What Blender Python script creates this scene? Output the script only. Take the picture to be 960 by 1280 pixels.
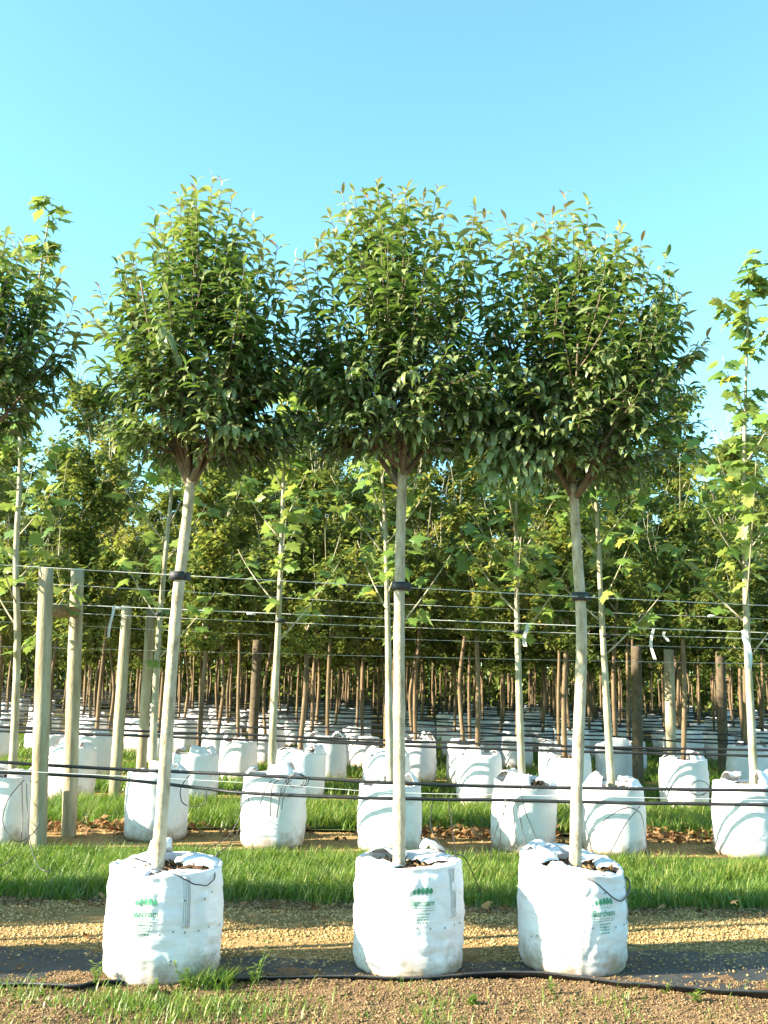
import bpy, math, random
import numpy as np
from mathutils import Vector, Matrix, noise

# ------------------------------------------------------------------ camera / light
FPX, CAMH = 1244.0, 1.63
PITCH, ROLL = math.atan(210 / FPX), math.radians(1.0)
SUN_EL, SUN_AZ = math.radians(25), math.radians(14)      # azimuth: degrees towards the viewer from due left
EXPOSURE = 2.3
scene = bpy.context.scene
for o in list(bpy.data.objects): bpy.data.objects.remove(o)
COL = scene.collection

fw = Vector((0, math.cos(PITCH), math.sin(PITCH)))
r0 = Vector((1, 0, 0)); u0 = Vector((0, -math.sin(PITCH), math.cos(PITCH)))
rt = r0 * math.cos(ROLL) + u0 * math.sin(ROLL)
up = u0 * math.cos(ROLL) - r0 * math.sin(ROLL)
cam_d = bpy.data.cameras.new('camera'); cam = bpy.data.objects.new('camera', cam_d); COL.objects.link(cam)
cam_d.sensor_width = 36; cam_d.lens = 36 * FPX / 1280; cam_d.clip_end = 3000; cam_d.clip_start = .05
m3 = Matrix((rt, up, -fw)).transposed()
cam.matrix_world = Matrix.Translation((0, 0, CAMH)) @ m3.to_4x4()
scene.camera = cam

SDIR = Vector((-math.cos(SUN_AZ) * math.cos(SUN_EL), -math.sin(SUN_AZ) * math.cos(SUN_EL), math.sin(SUN_EL)))
w = bpy.data.worlds.new('World'); scene.world = w; w.use_nodes = True
nt = w.node_tree; nt.nodes.clear()
sky = nt.nodes.new('ShaderNodeTexSky'); sky.sky_type = 'NISHITA'; sky.sun_disc = False
sky.sun_elevation = SUN_EL; sky.sun_rotation = math.atan2(SDIR.x, SDIR.y) % (2 * math.pi)
sky.air_density = 1.0; sky.dust_density = 0.6; sky.ozone_density = 0.6
bg = nt.nodes.new('ShaderNodeBackground'); bg.inputs['Strength'].default_value = 0.10
wo = nt.nodes.new('ShaderNodeOutputWorld')
tintn = nt.nodes.new('ShaderNodeMix'); tintn.data_type = 'RGBA'; tintn.blend_type = 'MULTIPLY'; tintn.inputs[0].default_value = 1
tintn.inputs[7].default_value = (.64, 1.0, .97, 1)       # the camera's cyan rendering of a clear sky, the same everywhere
nt.links.new(sky.outputs[0], tintn.inputs[6]); nt.links.new(tintn.outputs[2], bg.inputs[0]); nt.links.new(bg.outputs[0], wo.inputs[0])
sl = bpy.data.lights.new('sun', 'SUN'); sl.energy = 5.0; sl.angle = math.radians(.53); sl.color = (1, .90, .72)
so = bpy.data.objects.new('sun', sl); COL.objects.link(so)
so.rotation_euler = SDIR.to_track_quat('Z', 'Y').to_euler(); so.location = (-20, -5, 12)
vs = scene.view_settings
scene.display_settings.display_device = 'sRGB'
vs.view_transform = 'Standard'; vs.look = 'None'; vs.exposure = EXPOSURE; vs.gamma = 1; vs.use_curve_mapping = False
scene.render.engine = 'CYCLES'
scene.cycles.max_bounces = 6; scene.cycles.diffuse_bounces = 3; scene.cycles.glossy_bounces = 2; scene.cycles.transmission_bounces = 4

# ------------------------------------------------------------------ pixel helpers (960 x 1280 photograph)
def ray(px, py): return fw + rt * ((px - 480) / FPX) + up * ((640 - py) / FPX)
def at_z(px, py, z=0.0):
    d = ray(px, py); t = (z - CAMH) / d.z
    return Vector((0, 0, CAMH)) + d * t
def at_y(px, py, Y):
    d = ray(px, py); t = Y / d.y
    return Vector((0, 0, CAMH)) + d * t

# ------------------------------------------------------------------ materials
def nn(t, typ, **kw):
    n = t.nodes.new(typ)
    for k, v in kw.items(): setattr(n, k, v)
    return n
def new_mat(name):
    m = bpy.data.materials.new(name); m.use_nodes = True; m.node_tree.nodes.clear()
    t = m.node_tree; out = nn(t, 'ShaderNodeOutputMaterial'); return m, t, out
def ramp(t, fac, stops):
    r = nn(t, 'ShaderNodeValToRGB'); e = r.color_ramp.elements
    e[0].position, e[0].color = stops[0][0], (*stops[0][1], 1)
    e[1].position, e[1].color = stops[-1][0], (*stops[-1][1], 1)
    for p, c in stops[1:-1]:
        x = e.new(p); x.color = (*c, 1)
    t.links.new(fac, r.inputs[0]); return r.outputs[0]
def noise_tex(t, scale, detail=4, rough=.6, vec=None, dist=0):
    n = nn(t, 'ShaderNodeTexNoise'); n.inputs['Scale'].default_value = scale; n.inputs['Detail'].default_value = detail
    n.inputs['Roughness'].default_value = rough; n.inputs['Distortion'].default_value = dist
    if vec is not None: t.links.new(vec, n.inputs['Vector'])
    return n.outputs['Fac']
def mixc(t, fac, a, b, typ='MIX'):
    n = nn(t, 'ShaderNodeMix', data_type='RGBA', blend_type=typ)
    for s, v in ((0, fac), (6, a), (7, b)):
        if isinstance(v, bpy.types.NodeSocket): t.links.new(v, n.inputs[s])
        else: n.inputs[s].default_value = v if s == 0 else (*v, 1)
    return n.outputs[2]
def simple(name, stops, scale, rough=.7, bump=0, bscale=None, metallic=0, spec=.5, stretch=None, detail=5):
    m, t, out = new_mat(name); p = nn(t, 'ShaderNodeBsdfPrincipled')
    tc = nn(t, 'ShaderNodeTexCoord'); mp = nn(t, 'ShaderNodeMapping'); t.links.new(tc.outputs['Object'], mp.inputs[0])
    if stretch: mp.inputs['Scale'].default_value = stretch
    oi = nn(t, 'ShaderNodeObjectInfo'); ad = nn(t, 'ShaderNodeVectorMath', operation='ADD')
    mu = nn(t, 'ShaderNodeMath', operation='MULTIPLY'); mu.inputs[1].default_value = 37; t.links.new(oi.outputs['Random'], mu.inputs[0])
    t.links.new(mp.outputs[0], ad.inputs[0]); t.links.new(mu.outputs[0], ad.inputs[1])
    f = noise_tex(t, scale, detail, .62, ad.outputs[0])
    t.links.new(ramp(t, f, stops), p.inputs['Base Color'])
    p.inputs['Roughness'].default_value = rough; p.inputs['Metallic'].default_value = metallic
    p.inputs['Specular IOR Level'].default_value = spec
    if bump:
        b = nn(t, 'ShaderNodeBump'); b.inputs['Strength'].default_value = bump; b.inputs['Distance'].default_value = .02
        t.links.new(noise_tex(t, bscale or scale * 4, 5, .65, ad.outputs[0]), b.inputs['Height'])
        t.links.new(b.outputs[0], p.inputs['Normal'])
    t.links.new(p.outputs[0], out.inputs[0]); return m
def leaf_mat(name, stops, under=None, gloss=.35, trans=.35, tcol=(.16, .26, .02), objvar=0.0, spec=.5):
    """stops: colours along the per-leaf 'tint' attribute"""
    m, t, out = new_mat(name)
    at = nn(t, 'ShaderNodeAttribute', attribute_name='tint')
    fac = at.outputs['Fac']
    if objvar:
        oi = nn(t, 'ShaderNodeObjectInfo'); mr = nn(t, 'ShaderNodeMapRange')
        mr.inputs['To Min'].default_value = -objvar; mr.inputs['To Max'].default_value = objvar
        t.links.new(oi.outputs['Random'], mr.inputs[0])
        ad = nn(t, 'ShaderNodeMath', operation='ADD', use_clamp=True); t.links.new(fac, ad.inputs[0]); t.links.new(mr.outputs[0], ad.inputs[1])
        fac = ad.outputs[0]
    c = ramp(t, fac, stops)
    tc = nn(t, 'ShaderNodeTexCoord')
    nz = noise_tex(t, 30, 3, .6, tc.outputs['Object'])
    c = mixc(t, ramp(t, nz, [(.35, (0, 0, 0)), (.75, (.3, .3, .3))]), c, (.20, .20, .06))
    if under:
        g = nn(t, 'ShaderNodeNewGeometry'); c2 = mixc(t, .55, c, under); c = mixc(t, g.outputs['Backfacing'], c, c2)
    p = nn(t, 'ShaderNodeBsdfPrincipled'); t.links.new(c, p.inputs['Base Color'])
    p.inputs['Roughness'].default_value = gloss; p.inputs['Specular IOR Level'].default_value = spec
    tr = nn(t, 'ShaderNodeBsdfTranslucent'); t.links.new(mixc(t, .55, c, tcol), tr.inputs[0])
    mx = nn(t, 'ShaderNodeMixShader'); mx.inputs[0].default_value = trans
    t.links.new(p.outputs[0], mx.inputs[1]); t.links.new(tr.outputs[0], mx.inputs[2]); t.links.new(mx.outputs[0], out.inputs[0])
    return m

M = {}
M['laurel'] = leaf_mat('laurel_leaf', [(0, (.010, .042, .016)), (.35, (.030, .098, .022)), (.6, (.10, .185, .034)), (.8, (.40, .40, .15)), (.96, (.55, .50, .27)), (1, (.36, .2, .11))],  # cream end: pale new growth plus sun glow put into the leaf colour
                       under=(.36, .38, .16), gloss=.24, trans=.32, tcol=(.24, .36, .04), spec=.6)  # underside truly paler, then lightened further to paint sunlit leaf faces
M['plane'] = leaf_mat('plane_leaf', [(0, (.05, .13, .025)), (.5, (.14, .24, .04)), (.85, (.30, .33, .06)), (1, (.45, .34, .04))],
                      under=(.26, .32, .12), gloss=.42, trans=.45, tcol=(.30, .38, .04))
M['back'] = leaf_mat('row_leaf', [(0, (.022, .065, .014)), (.4, (.075, .145, .024)), (.72, (.24, .27, .05)), (1, (.40, .31, .07))],
                     under=(.24, .26, .09), gloss=.42, trans=.42, tcol=(.32, .36, .04), objvar=.2, spec=.4)
M['grass'] = leaf_mat('grass_blade', [(0, (.045, .115, .012)), (.6, (.115, .205, .02)), (1, (.30, .30, .08))], gloss=.45, trans=.4, tcol=(.18, .34, .02))
M['litter'] = leaf_mat('dry_leaf', [(0, (.10, .045, .022)), (.6, (.28, .13, .055)), (1, (.42, .26, .13))], gloss=.7, trans=.2, tcol=(.3, .13, .04), spec=.2)
M['bark_l'] = simple('smooth_bark', [(.30, (.20, .15, .095)), (.42, (.36, .295, .20)), (.55, (.44, .375, .27)), (.72, (.54, .48, .38))], 22, .75, .6, 70, spec=.2, stretch=(1, 1, .45), detail=8)
M['bark_d'] = simple('branch_bark', [(.3, (.10, .07, .045)), (.7, (.22, .17, .11))], 25, .8, .3, 90, spec=.2)
M['bark_p'] = simple('plane_bark', [(.3, (.24, .20, .12)), (.5, (.34, .30, .20)), (.7, (.44, .41, .31))], 14, .75, .3, 60, spec=.2, stretch=(1, 1, .4))
M['bark_b'] = simple('row_bark', [(.3, (.09, .06, .035)), (.7, (.22, .155, .09))], 10, .8, .3, 50, spec=.15, stretch=(1, 1, .3))
M['timber'] = simple('weathered_timber', [(.28, (.19, .145, .08)), (.5, (.34, .285, .185)), (.75, (.45, .40, .29))], 11, .85, .5, 40, spec=.15, stretch=(1, 1, .2))
M['rail'] = simple('brown_timber', [(.25, (.17, .10, .045)), (.75, (.34, .22, .11))], 12, .85, .5, 40, spec=.15)
M['post_shaded'] = simple('shaded_timber', [(.25, (.06, .045, .028)), (.75, (.15, .115, .075))], 12, .85, .5, 40, spec=.15)  # post timber with the shade among the rows put into its colour
M['pipe'] = simple('black_pipe', [(.3, (.012, .012, .013)), (.7, (.035, .035, .036))], 8, .38, .1, 40)
M['rubber'] = simple('black_rubber', [(.3, (.012, .012, .014)), (.7, (.03, .03, .034))], 20, .6, .2, 80)
M['wire'] = simple('galvanised_wire', [(.3, (.5, .51, .5)), (.7, (.68, .68, .66))], 20, .4, 0)
M['mulch'] = simple('bag_mulch', [(.3, (.07, .04, .022)), (.55, (.17, .10, .06)), (.75, (.28, .19, .12))], 45, .95, 1.0, 70, spec=.1)
M['print'] = simple('green_print', [(.3, (.03, .20, .10)), (.7, (.09, .32, .19))], 60, .7)
M['stitch'] = simple('grey_stitching', [(.3, (.23, .24, .22)), (.7, (.36, .37, .33))], 60, .8)
M['hole'] = simple('drain_hole', [(.3, (.10, .13, .10)), (.7, (.22, .27, .21))], 60, .8)
M['tag'] = simple('white_tag', [(.3, (.45, .45, .43)), (.7, (.62, .62, .6))], 20, .5)
M['sheet'] = simple('ground_sheet', [(.32, (.014, .015, .016)), (.58, (.035, .035, .035)), (.72, (.12, .08, .045)), (.85, (.2, .14, .085))], 3.2, .55, .4, 25, detail=7)
M['pebble'] = leaf_mat('pebble', [(0, (.20, .12, .045)), (.5, (.40, .26, .11)), (1, (.60, .44, .22))], gloss=.8, trans=0, spec=.2)
M['clod'] = leaf_mat('clod', [(0, (.11, .062, .032)), (.5, (.19, .115, .062)), (1, (.30, .20, .115))], gloss=.95, trans=0, spec=.1)

def bag_material():
    m, t, out = new_mat('woven_sack'); p = nn(t, 'ShaderNodeBsdfPrincipled')
    tc = nn(t, 'ShaderNodeTexCoord'); oi = nn(t, 'ShaderNodeObjectInfo')
    mu = nn(t, 'ShaderNodeMath', operation='MULTIPLY'); mu.inputs[1].default_value = 23; t.links.new(oi.outputs['Random'], mu.inputs[0])
    ad = nn(t, 'ShaderNodeVectorMath', operation='ADD'); t.links.new(tc.outputs['Object'], ad.inputs[0]); t.links.new(mu.outputs[0], ad.inputs[1])
    sx = nn(t, 'ShaderNodeSeparateXYZ'); t.links.new(tc.outputs['Object'], sx.inputs[0])
    base = ramp(t, noise_tex(t, 6, 4, .6, ad.outputs[0]), [(.3, (.74, .715, .72)), (.7, (.83, .80, .805))])
    # splashed mud: strongest at the foot, broken up by noise
    zr = nn(t, 'ShaderNodeMapRange'); zr.inputs['From Min'].default_value = 0; zr.inputs['From Max'].default_value = .28
    zr.inputs['To Min'].default_value = .40; zr.inputs['To Max'].default_value = -.12; t.links.new(sx.outputs['Z'], zr.inputs[0])
    a2 = nn(t, 'ShaderNodeMath', operation='ADD'); t.links.new(noise_tex(t, 7, 7, .72, ad.outputs[0]), a2.inputs[0]); t.links.new(zr.outputs[0], a2.inputs[1])
    msk = ramp(t, a2.outputs[0], [(.56, (0, 0, 0)), (.9, (.85, .85, .85))])
    c = mixc(t, msk, base, (.30, .20, .105))
    t.links.new(c, p.inputs['Base Color']); p.inputs['Roughness'].default_value = .55; p.inputs['Specular IOR Level'].default_value = .3
    wv = nn(t, 'ShaderNodeTexWave', wave_type='BANDS', bands_direction='Z'); wv.inputs['Scale'].default_value = 90; wv.inputs['Distortion'].default_value = 1.5
    t.links.new(ad.outputs[0], wv.inputs[0])
    ms = nn(t, 'ShaderNodeMapping'); ms.inputs['Scale'].default_value = (1, 1, 5); t.links.new(ad.outputs[0], ms.inputs[0])
    nf = noise_tex(t, 9, 5, .6, ms.outputs[0])
    a3 = nn(t, 'ShaderNodeMath', operation='MULTIPLY_ADD'); t.links.new(wv.outputs['Fac'], a3.inputs[0]); a3.inputs[1].default_value = .08; t.links.new(nf, a3.inputs[2])
    b = nn(t, 'ShaderNodeBump'); b.inputs['Strength'].default_value = .5; b.inputs['Distance'].default_value = .012; t.links.new(a3.outputs[0], b.inputs['Height'])
    t.links.new(b.outputs[0], p.inputs['Normal'])
    tr = nn(t, 'ShaderNodeBsdfTranslucent'); t.links.new(c, tr.inputs[0])
    mx = nn(t, 'ShaderNodeMixShader'); mx.inputs[0].default_value = .1
    t.links.new(p.outputs[0], mx.inputs[1]); t.links.new(tr.outputs[0], mx.inputs[2]); t.links.new(mx.outputs[0], out.inputs[0])
    return m
M['sack'] = bag_material()
def ground_material(name, stops, scale, fine, bump=.8, dist=.02):
    m, t, out = new_mat(name); p = nn(t, 'ShaderNodeBsdfPrincipled'); tc = nn(t, 'ShaderNodeTexCoord')
    f1 = noise_tex(t, scale, 6, .65, tc.outputs['Object']); f2 = noise_tex(t, fine, 5, .7, tc.outputs['Object'])
    a = nn(t, 'ShaderNodeMath', operation='MULTIPLY_ADD'); a.inputs[1].default_value = .5; t.links.new(f2, a.inputs[0])
    h = nn(t, 'ShaderNodeMath', operation='MULTIPLY'); h.inputs[1].default_value = .5; t.links.new(f1, h.inputs[0]); t.links.new(h.outputs[0], a.inputs[2])
    t.links.new(ramp(t, a.outputs[0], stops), p.inputs['Base Color']); p.inputs['Roughness'].default_value = .95; p.inputs['Specular IOR Level'].default_value = .1
    b = nn(t, 'ShaderNodeBump'); b.inputs['Strength'].default_value = bump; b.inputs['Distance'].default_value = dist
    t.links.new(f2, b.inputs['Height']); t.links.new(b.outputs[0], p.inputs['Normal']); t.links.new(p.outputs[0], out.inputs[0]); return m
M['soil'] = ground_material('loose_soil', [(.3, (.085, .05, .027)), (.5, (.17, .105, .058)), (.7, (.28, .19, .11))], 3, 60)
M['gravel'] = ground_material('fine_gravel', [(.3, (.15, .09, .038)), (.48, (.31, .20, .085)), (.65, (.46, .31, .14))], 2, 110)
M['turf'] = ground_material('turf_soil', [(.3, (.03, .045, .012)), (.6, (.07, .085, .025))], 3, 50)
M['field'] = ground_material('field', [(.3, (.05, .05, .02)), (.5, (.09, .085, .035)), (.7, (.15, .12, .06))], .6, 9)

# ------------------------------------------------------------------ mesh helpers
def tag(o, label=None, cat=None, group=None, kind=None):
    if label: o['label'] = label
    if cat: o['category'] = cat
    if group: o['group'] = group
    if kind: o['kind'] = kind
    return o
def link(o, parent=None):
    COL.objects.link(o)
    if parent is not None: o.parent = parent
    return o
def empty(name, loc, rz=0):
    o = bpy.data.objects.new(name, None); o.location = loc; o.rotation_euler = (0, 0, rz); o.empty_display_size = .1
    return link(o)
def np_mesh(name, V, F, mat, tint=None, smooth=False):
    """V (n,3); F (m,k) index array or list of such arrays"""
    Fs = F if isinstance(F, list) else [F]
    me = bpy.data.meshes.new(name); V = np.asarray(V, dtype=np.float32)
    me.vertices.add(len(V)); me.vertices.foreach_set('co', V.ravel())
    loops = np.concatenate([f.ravel() for f in Fs]).astype(np.int32)
    tot = np.concatenate([np.full(len(f), f.shape[1]) for f in Fs]).astype(np.int32)
    st = np.concatenate([[0], np.cumsum(tot)[:-1]]).astype(np.int32)
    me.loops.add(len(loops)); me.loops.foreach_set('vertex_index', loops)
    me.polygons.add(len(tot)); me.polygons.foreach_set('loop_start', st); me.polygons.foreach_set('loop_total', tot)
    if smooth: me.polygons.foreach_set('use_smooth', np.ones(len(tot), dtype=bool))
    if tint is not None:
        a = me.attributes.new('tint', 'FLOAT', 'POINT'); a.data.foreach_set('value', np.asarray(tint, dtype=np.float32))
    me.update(calc_edges=True); me.materials.append(mat); return me
def mesh_obj(name, me, parent=None, loc=None):
    o = bpy.data.objects.new(name, me)
    if loc is not None: o.location = loc
    return link(o, parent)
class MB:
    def __init__(s): s.v, s.f = [], []
    def add(s, V, F):
        n = len(s.v); s.v += [tuple(x) for x in V]; s.f += [tuple(i + n for i in f) for f in F]
    def tube(s, pts, rad, n=8, cap=True, wob=0, seed=0):
        pts = [Vector(p) for p in pts]; rs = rad if isinstance(rad, (list, tuple)) else [rad] * len(pts)
        V, F = [], []; ref = None
        for i, p in enumerate(pts):
            d = (pts[min(i + 1, len(pts) - 1)] - pts[max(i - 1, 0)])
            d = d.normalized() if d.length > 1e-9 else Vector((0, 0, 1))
            if ref is None: ref = Vector((1, 0, 0)) if abs(d.x) < .8 else Vector((0, 1, 0))
            a = (ref - d * ref.dot(d)).normalized(); b = d.cross(a); ref = a
            for k in range(n):
                q = 2 * math.pi * k / n; r = rs[i]
                if wob: r *= 1 + wob * noise.noise((math.cos(q) * 1.2 + seed, math.sin(q) * 1.2, i * .8 + seed))
                V.append(p + (a * math.cos(q) + b * math.sin(q)) * r)
        for i in range(len(pts) - 1):
            for k in range(n): F.append((i * n + k, i * n + (k + 1) % n, (i + 1) * n + (k + 1) % n, (i + 1) * n + k))
        if cap: F.append(tuple(range(n - 1, -1, -1))); F.append(tuple((len(pts) - 1) * n + k for k in range(n)))
        s.add(V, F); return s
    def box(s, c, size, rot=None):
        x, y, z = [q / 2 for q in size]; c = Vector(c)
        V = [Vector(p) for p in ((-x, -y, -z), (x, -y, -z), (x, y, -z), (-x, y, -z), (-x, -y, z), (x, -y, z), (x, y, z), (-x, y, z))]
        if rot is not None: V = [rot @ p for p in V]
        s.add([c + p for p in V], [(3, 2, 1, 0), (4, 5, 6, 7), (0, 1, 5, 4), (1, 2, 6, 5), (2, 3, 7, 6), (3, 0, 4, 7)]); return s
    def mesh(s, name, mat, smooth=True):
        me = bpy.data.meshes.new(name); me.from_pydata(s.v, [], s.f); me.materials.append(mat)
        if smooth: me.polygons.foreach_set('use_smooth', [True] * len(me.polygons))
        me.update(); return me
    def build(s, name, mat, parent=None, loc=None, smooth=True): return mesh_obj(name, s.mesh(name, mat, smooth), parent, loc)
def smooth_path(pts, sub=6):
    P = [Vector(p) for p in pts]; out = []
    for i in range(len(P) - 1):
        a, b, c, d = P[max(i - 1, 0)], P[i], P[i + 1], P[min(i + 2, len(P) - 1)]
        for k in range(sub):
            t = k / sub
            out.append(.5 * ((2 * b) + (c - a) * t + (2 * a - 5 * b + 4 * c - d) * t * t + (3 * b - a - 3 * c + d) * t ** 3))
    return out + [P[-1]]
def bez(a, c, b, n): return [a * (1 - t) ** 2 + c * 2 * t * (1 - t) + b * t * t for t in [i / (n - 1) for i in range(n)]]
def nrm(a): return a / np.maximum(np.linalg.norm(a, axis=-1, keepdims=True), 1e-9)
def frames(D, U):
    X = nrm(D); Z = nrm(U - (U * X).sum(1, keepdims=True) * X); Y = np.cross(Z, X); return X, Y, Z
def scatter(T, P, X, Y, Z, S, tint):
    """T: (verts, faces list); returns V, F, per-vertex tint"""
    V0, F0 = T; k = len(V0); S = np.asarray(S); S = S[:, None, None] if S.ndim == 1 else S[:, :, None].transpose(0, 2, 1)
    W = np.broadcast_to(V0[None], (len(P), k, 3)) * S
    V = P[:, None] + W[..., 0:1] * X[:, None] + W[..., 1:2] * Y[:, None] + W[..., 2:3] * Z[:, None]
    off = (np.arange(len(P)) * k)[:, None, None]
    F = [(f[None] + off).reshape(-1, f.shape[1]) for f in F0]
    return V.reshape(-1, 3), F, np.repeat(tint, k)
def blade_leaf(W=.36, arch=70, st=6, fold=.22, a0=25, wide=.45):
    V, F = [], []; x = z = 0; 
    for i in range(st):
        s = i / (st - 1); ang = math.radians(a0 - arch * s)
        if i: x += math.cos(ang) / (st - 1); z += math.sin(ang) / (st - 1)
        hw = W / 2 * (math.sin(math.pi * min(1, s ** (.9 if wide > .4 else .7))) ** .8) if 0 < i < st - 1 else .012
        nz = fold * hw
        V += [(x, hw, z + nz), (x, 0, z), (x, -hw, z + nz)]
    for i in range(st - 1):
        a = 3 * i; F += [(a, a + 3, a + 4, a + 1), (a + 1, a + 4, a + 5, a + 2)]
    return np.array(V, dtype=float), [np.array(F)]
def lobed_leaf(curl=.25, seed=0):
    rng = random.Random(seed); out = []
    for ang, r in ((-150, .30), (-118, .55), (-95, .36), (-72, .78), (-45, .46), (-33, .70), (-20, .58), (0, 1.0), (20, .58), (33, .70), (45, .46), (72, .78), (95, .36), (118, .55), (150, .30)):
        a = math.radians(ang); r *= rng.uniform(.9, 1.1); out.append((.33 + r * .62 * math.cos(a), r * .62 * math.sin(a)))
    V = [(.33, 0, .03)] + [(x, y, -curl * ((x - .33) ** 2 * .6 + y * y * .9) + rng.uniform(-.04, .04)) for x, y in out] + [(-.0, 0, .0)]
    n = len(out); F = [(0, i, i + 1) for i in range(1, n)] + [(0, n, n + 1), (0, n + 1, 1)]
    return np.array(V, dtype=float), [np.array(F)]
small_leaf = (np.array([(0, 0, 0), (.3, .26, .07), (.34, 0, 0), (.3, -.26, .07), (.72, .2, .0), (.72, -.2, .0), (1, 0, -.14)], dtype=float),
              [np.array([(0, 2, 1, 1), (0, 3, 2, 2)])[:, :3], np.array([(1, 2, 6, 4), (3, 5, 6, 2)])])
ICO = None
def ico():
    global ICO
    if ICO is None:
        p = (1 + 5 ** .5) / 2
        V = np.array([(-1, p, 0), (1, p, 0), (-1, -p, 0), (1, -p, 0), (0, -1, p), (0, 1, p), (0, -1, -p), (0, 1, -p), (p, 0, -1), (p, 0, 1), (-p, 0, -1), (-p, 0, 1)]) / 1.9
        F = np.array([(0, 11, 5), (0, 5, 1), (0, 1, 7), (0, 7, 10), (0, 10, 11), (1, 5, 9), (5, 11, 4), (11, 10, 2), (10, 7, 6), (7, 1, 8), (3, 9, 4), (3, 4, 2), (3, 2, 6), (3, 6, 8), (3, 8, 9), (4, 9, 5), (2, 4, 11), (6, 2, 10), (8, 6, 7), (9, 8, 1)])
        ICO = (V, [F])
    return ICO
OCT = (np.array([(1, 0, 0), (-1, .1, 0), (.1, 1, 0), (0, -1, .1), (.1, 0, 1), (0, .1, -1)]) * 1.05, [np.array([(0, 2, 4), (2, 1, 4), (1, 3, 4), (3, 0, 4), (2, 0, 5), (1, 2, 5), (3, 1, 5), (0, 3, 5)])])
def rand_frames(rng, n):
    A = nrm(rng.normal(size=(n, 3))); B = nrm(rng.normal(size=(n, 3))); return frames(A, B)
def copy_tree(o, parent=None):
    c = o.copy(); COL.objects.link(c); c.parent = parent
    for ch in list(o.children): copy_tree(ch, c)
    return c

# ------------------------------------------------------------------ ground
def sheet(name, x0, x1, y0, y1, nx, ny, z, mat, amp=0, sc=3, edge=.0, seed=0):
    V, F = [], []
    for j in range(ny + 1):
        for i in range(nx + 1):
            x = x0 + (x1 - x0) * i / nx; y = y0 + (y1 - y0) * j / ny; zz = z
            if amp: zz += amp * (.5 + .5 * noise.noise((x * sc + seed, y * sc, .3))) + amp * .6 * abs(noise.noise((x * sc * 4, y * sc * 4, seed)))
            if edge and j in (0, ny): y += edge * noise.noise((x * 2.3, j * 3 + seed, 0)) + edge * .5 * noise.noise((x * 9, j + seed, 0))
            V.append((x, y, zz))
    for j in range(ny):
        for i in range(nx): a = j * (nx + 1) + i; F.append((a, a + 1, a + nx + 2, a + nx + 1))
    b = MB(); b.add(V, F); o = b.build(name, mat); tag(o, kind='structure'); return o
sheet('ground', -600, 600, -200, 1000, 12, 12, -.004, M['field'])
sheet('soil', -6, 6, 1.5, 5.95, 280, 120, .0, M['soil'], .035, 4, 0, 2)
sheet('gravel_path', -9, 9, 5.85, 7.8, 120, 20, .004, M['gravel'], .010, 2, .05, 5)
sheet('grass_verge', -9, 9, 7.62, 9.86, 160, 12, .008, M['turf'], .02, 2, .2, 9)
sheet('gravel_path', -10, 10, 9.75, 11.15, 60, 10, .006, M['gravel'], .010, 2, .04, 11)
rows = [10.27, 13.6] + [13.6 + 2.7 * k for k in range(1, 13)]     # bag-centre depths, rows 2, 3, 4 ...
sheet('grass_verge', -12, 12, 11.05, 13.15, 60, 10, .022, M['turf'], .02, 2, .08, 13)
sheet('gravel_path', -12, 12, 13.0, 14.3, 60, 4, .008, M['gravel'], .01, 2, .04, 17)
for k in range(2, 8):
    sheet('grass_verge', -20, 20, rows[k] - 2.0, rows[k] - .55, 40, 4, .022, M['turf'], .02, 1, .05, 20 + k)
    sheet('gravel_path', -20, 20, rows[k] - .6, rows[k] + .7, 40, 4, .010, M['gravel'], .01, 1, .04, 40 + k)

rng = np.random.default_rng(7)
def sheet_far(x): return 6.02 + .3 * min(1, max(0, (x - .9) / .6)) + .12 * min(1, max(0, (-1.5 - x) / .5)) + .12 * noise.noise((x * 2.1, 3.3, 1))
def soil_h(x, y): return .035 * (.5 + .5 * noise.noise((x * 4 + 2, y * 4, .3))) + .021 * abs(noise.noise((x * 16, y * 16, 2)))
def pebbles(name, n, y0, y1, smin, smax, mat, z, label, cat, xr=None, seed=1, power=1.0, dens=None, zf=None, clear=False):
    r = np.random.default_rng(seed); Y = y0 + (y1 - y0) * r.random(n) ** power; X = (r.random(n) * 2 - 1) * (.40 * Y + .35) if xr is None else xr[0] + (xr[1] - xr[0]) * r.random(n)
    if dens is not None:
        keep = np.array([noise.noise((x * dens, y * dens * 1.6, seed)) > -.25 + .5 * (q - .5) for x, y, q in zip(X, Y, r.random(n))]); X, Y = X[keep], Y[keep]; n = len(X)
    if clear: k2 = np.array([y > sheet_far(x) or q < .06 for x, y, q in zip(X, Y, r.random(n))]); X, Y = X[k2], Y[k2]; n = len(X)
    S = smin + (smax - smin) * r.random(n) ** 2.2; P = np.stack([X, Y, z + S * .25], 1)
    if zf: P[:, 2] = [zf(x, y) for x, y in zip(X, Y)]; P[:, 2] += S * .2
    S3 = S[:, None] * (np.array([1, .8, .62]) * (1 + .25 * r.normal(size=(n, 3))))
    a = r.random(n) * 6.28; Xv = np.stack([np.cos(a), np.sin(a), .25 * r.normal(size=n)], 1); fr = frames(Xv, np.tile([0, 0, 1.], (n, 1)))
    V, F, t = scatter(OCT, P, *fr, S3, r.random(n))
    return tag(mesh_obj(name, np_mesh(name, V, F, mat, t)), label, cat, kind='stuff')
pebbles('gravel', 54000, 5.95, 7.75, .004, .0125, M['pebble'], .012, 'loose tan gravel stones strewn behind the front sacks', 'gravel', seed=3, dens=1.3, clear=True)
pebbles('gravel', 9000, 9.7, 11.1, .006, .013, M['pebble'], .012, 'loose tan gravel under the second row of sacks', 'gravel', seed=4, dens=1)
pebbles('soil_clods', 52000, 4.95, 5.85, .002, .0095, M['clod'], .022, 'crumbly brown soil clods in front of the black sheet', 'soil', seed=5, zf=soil_h)
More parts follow.
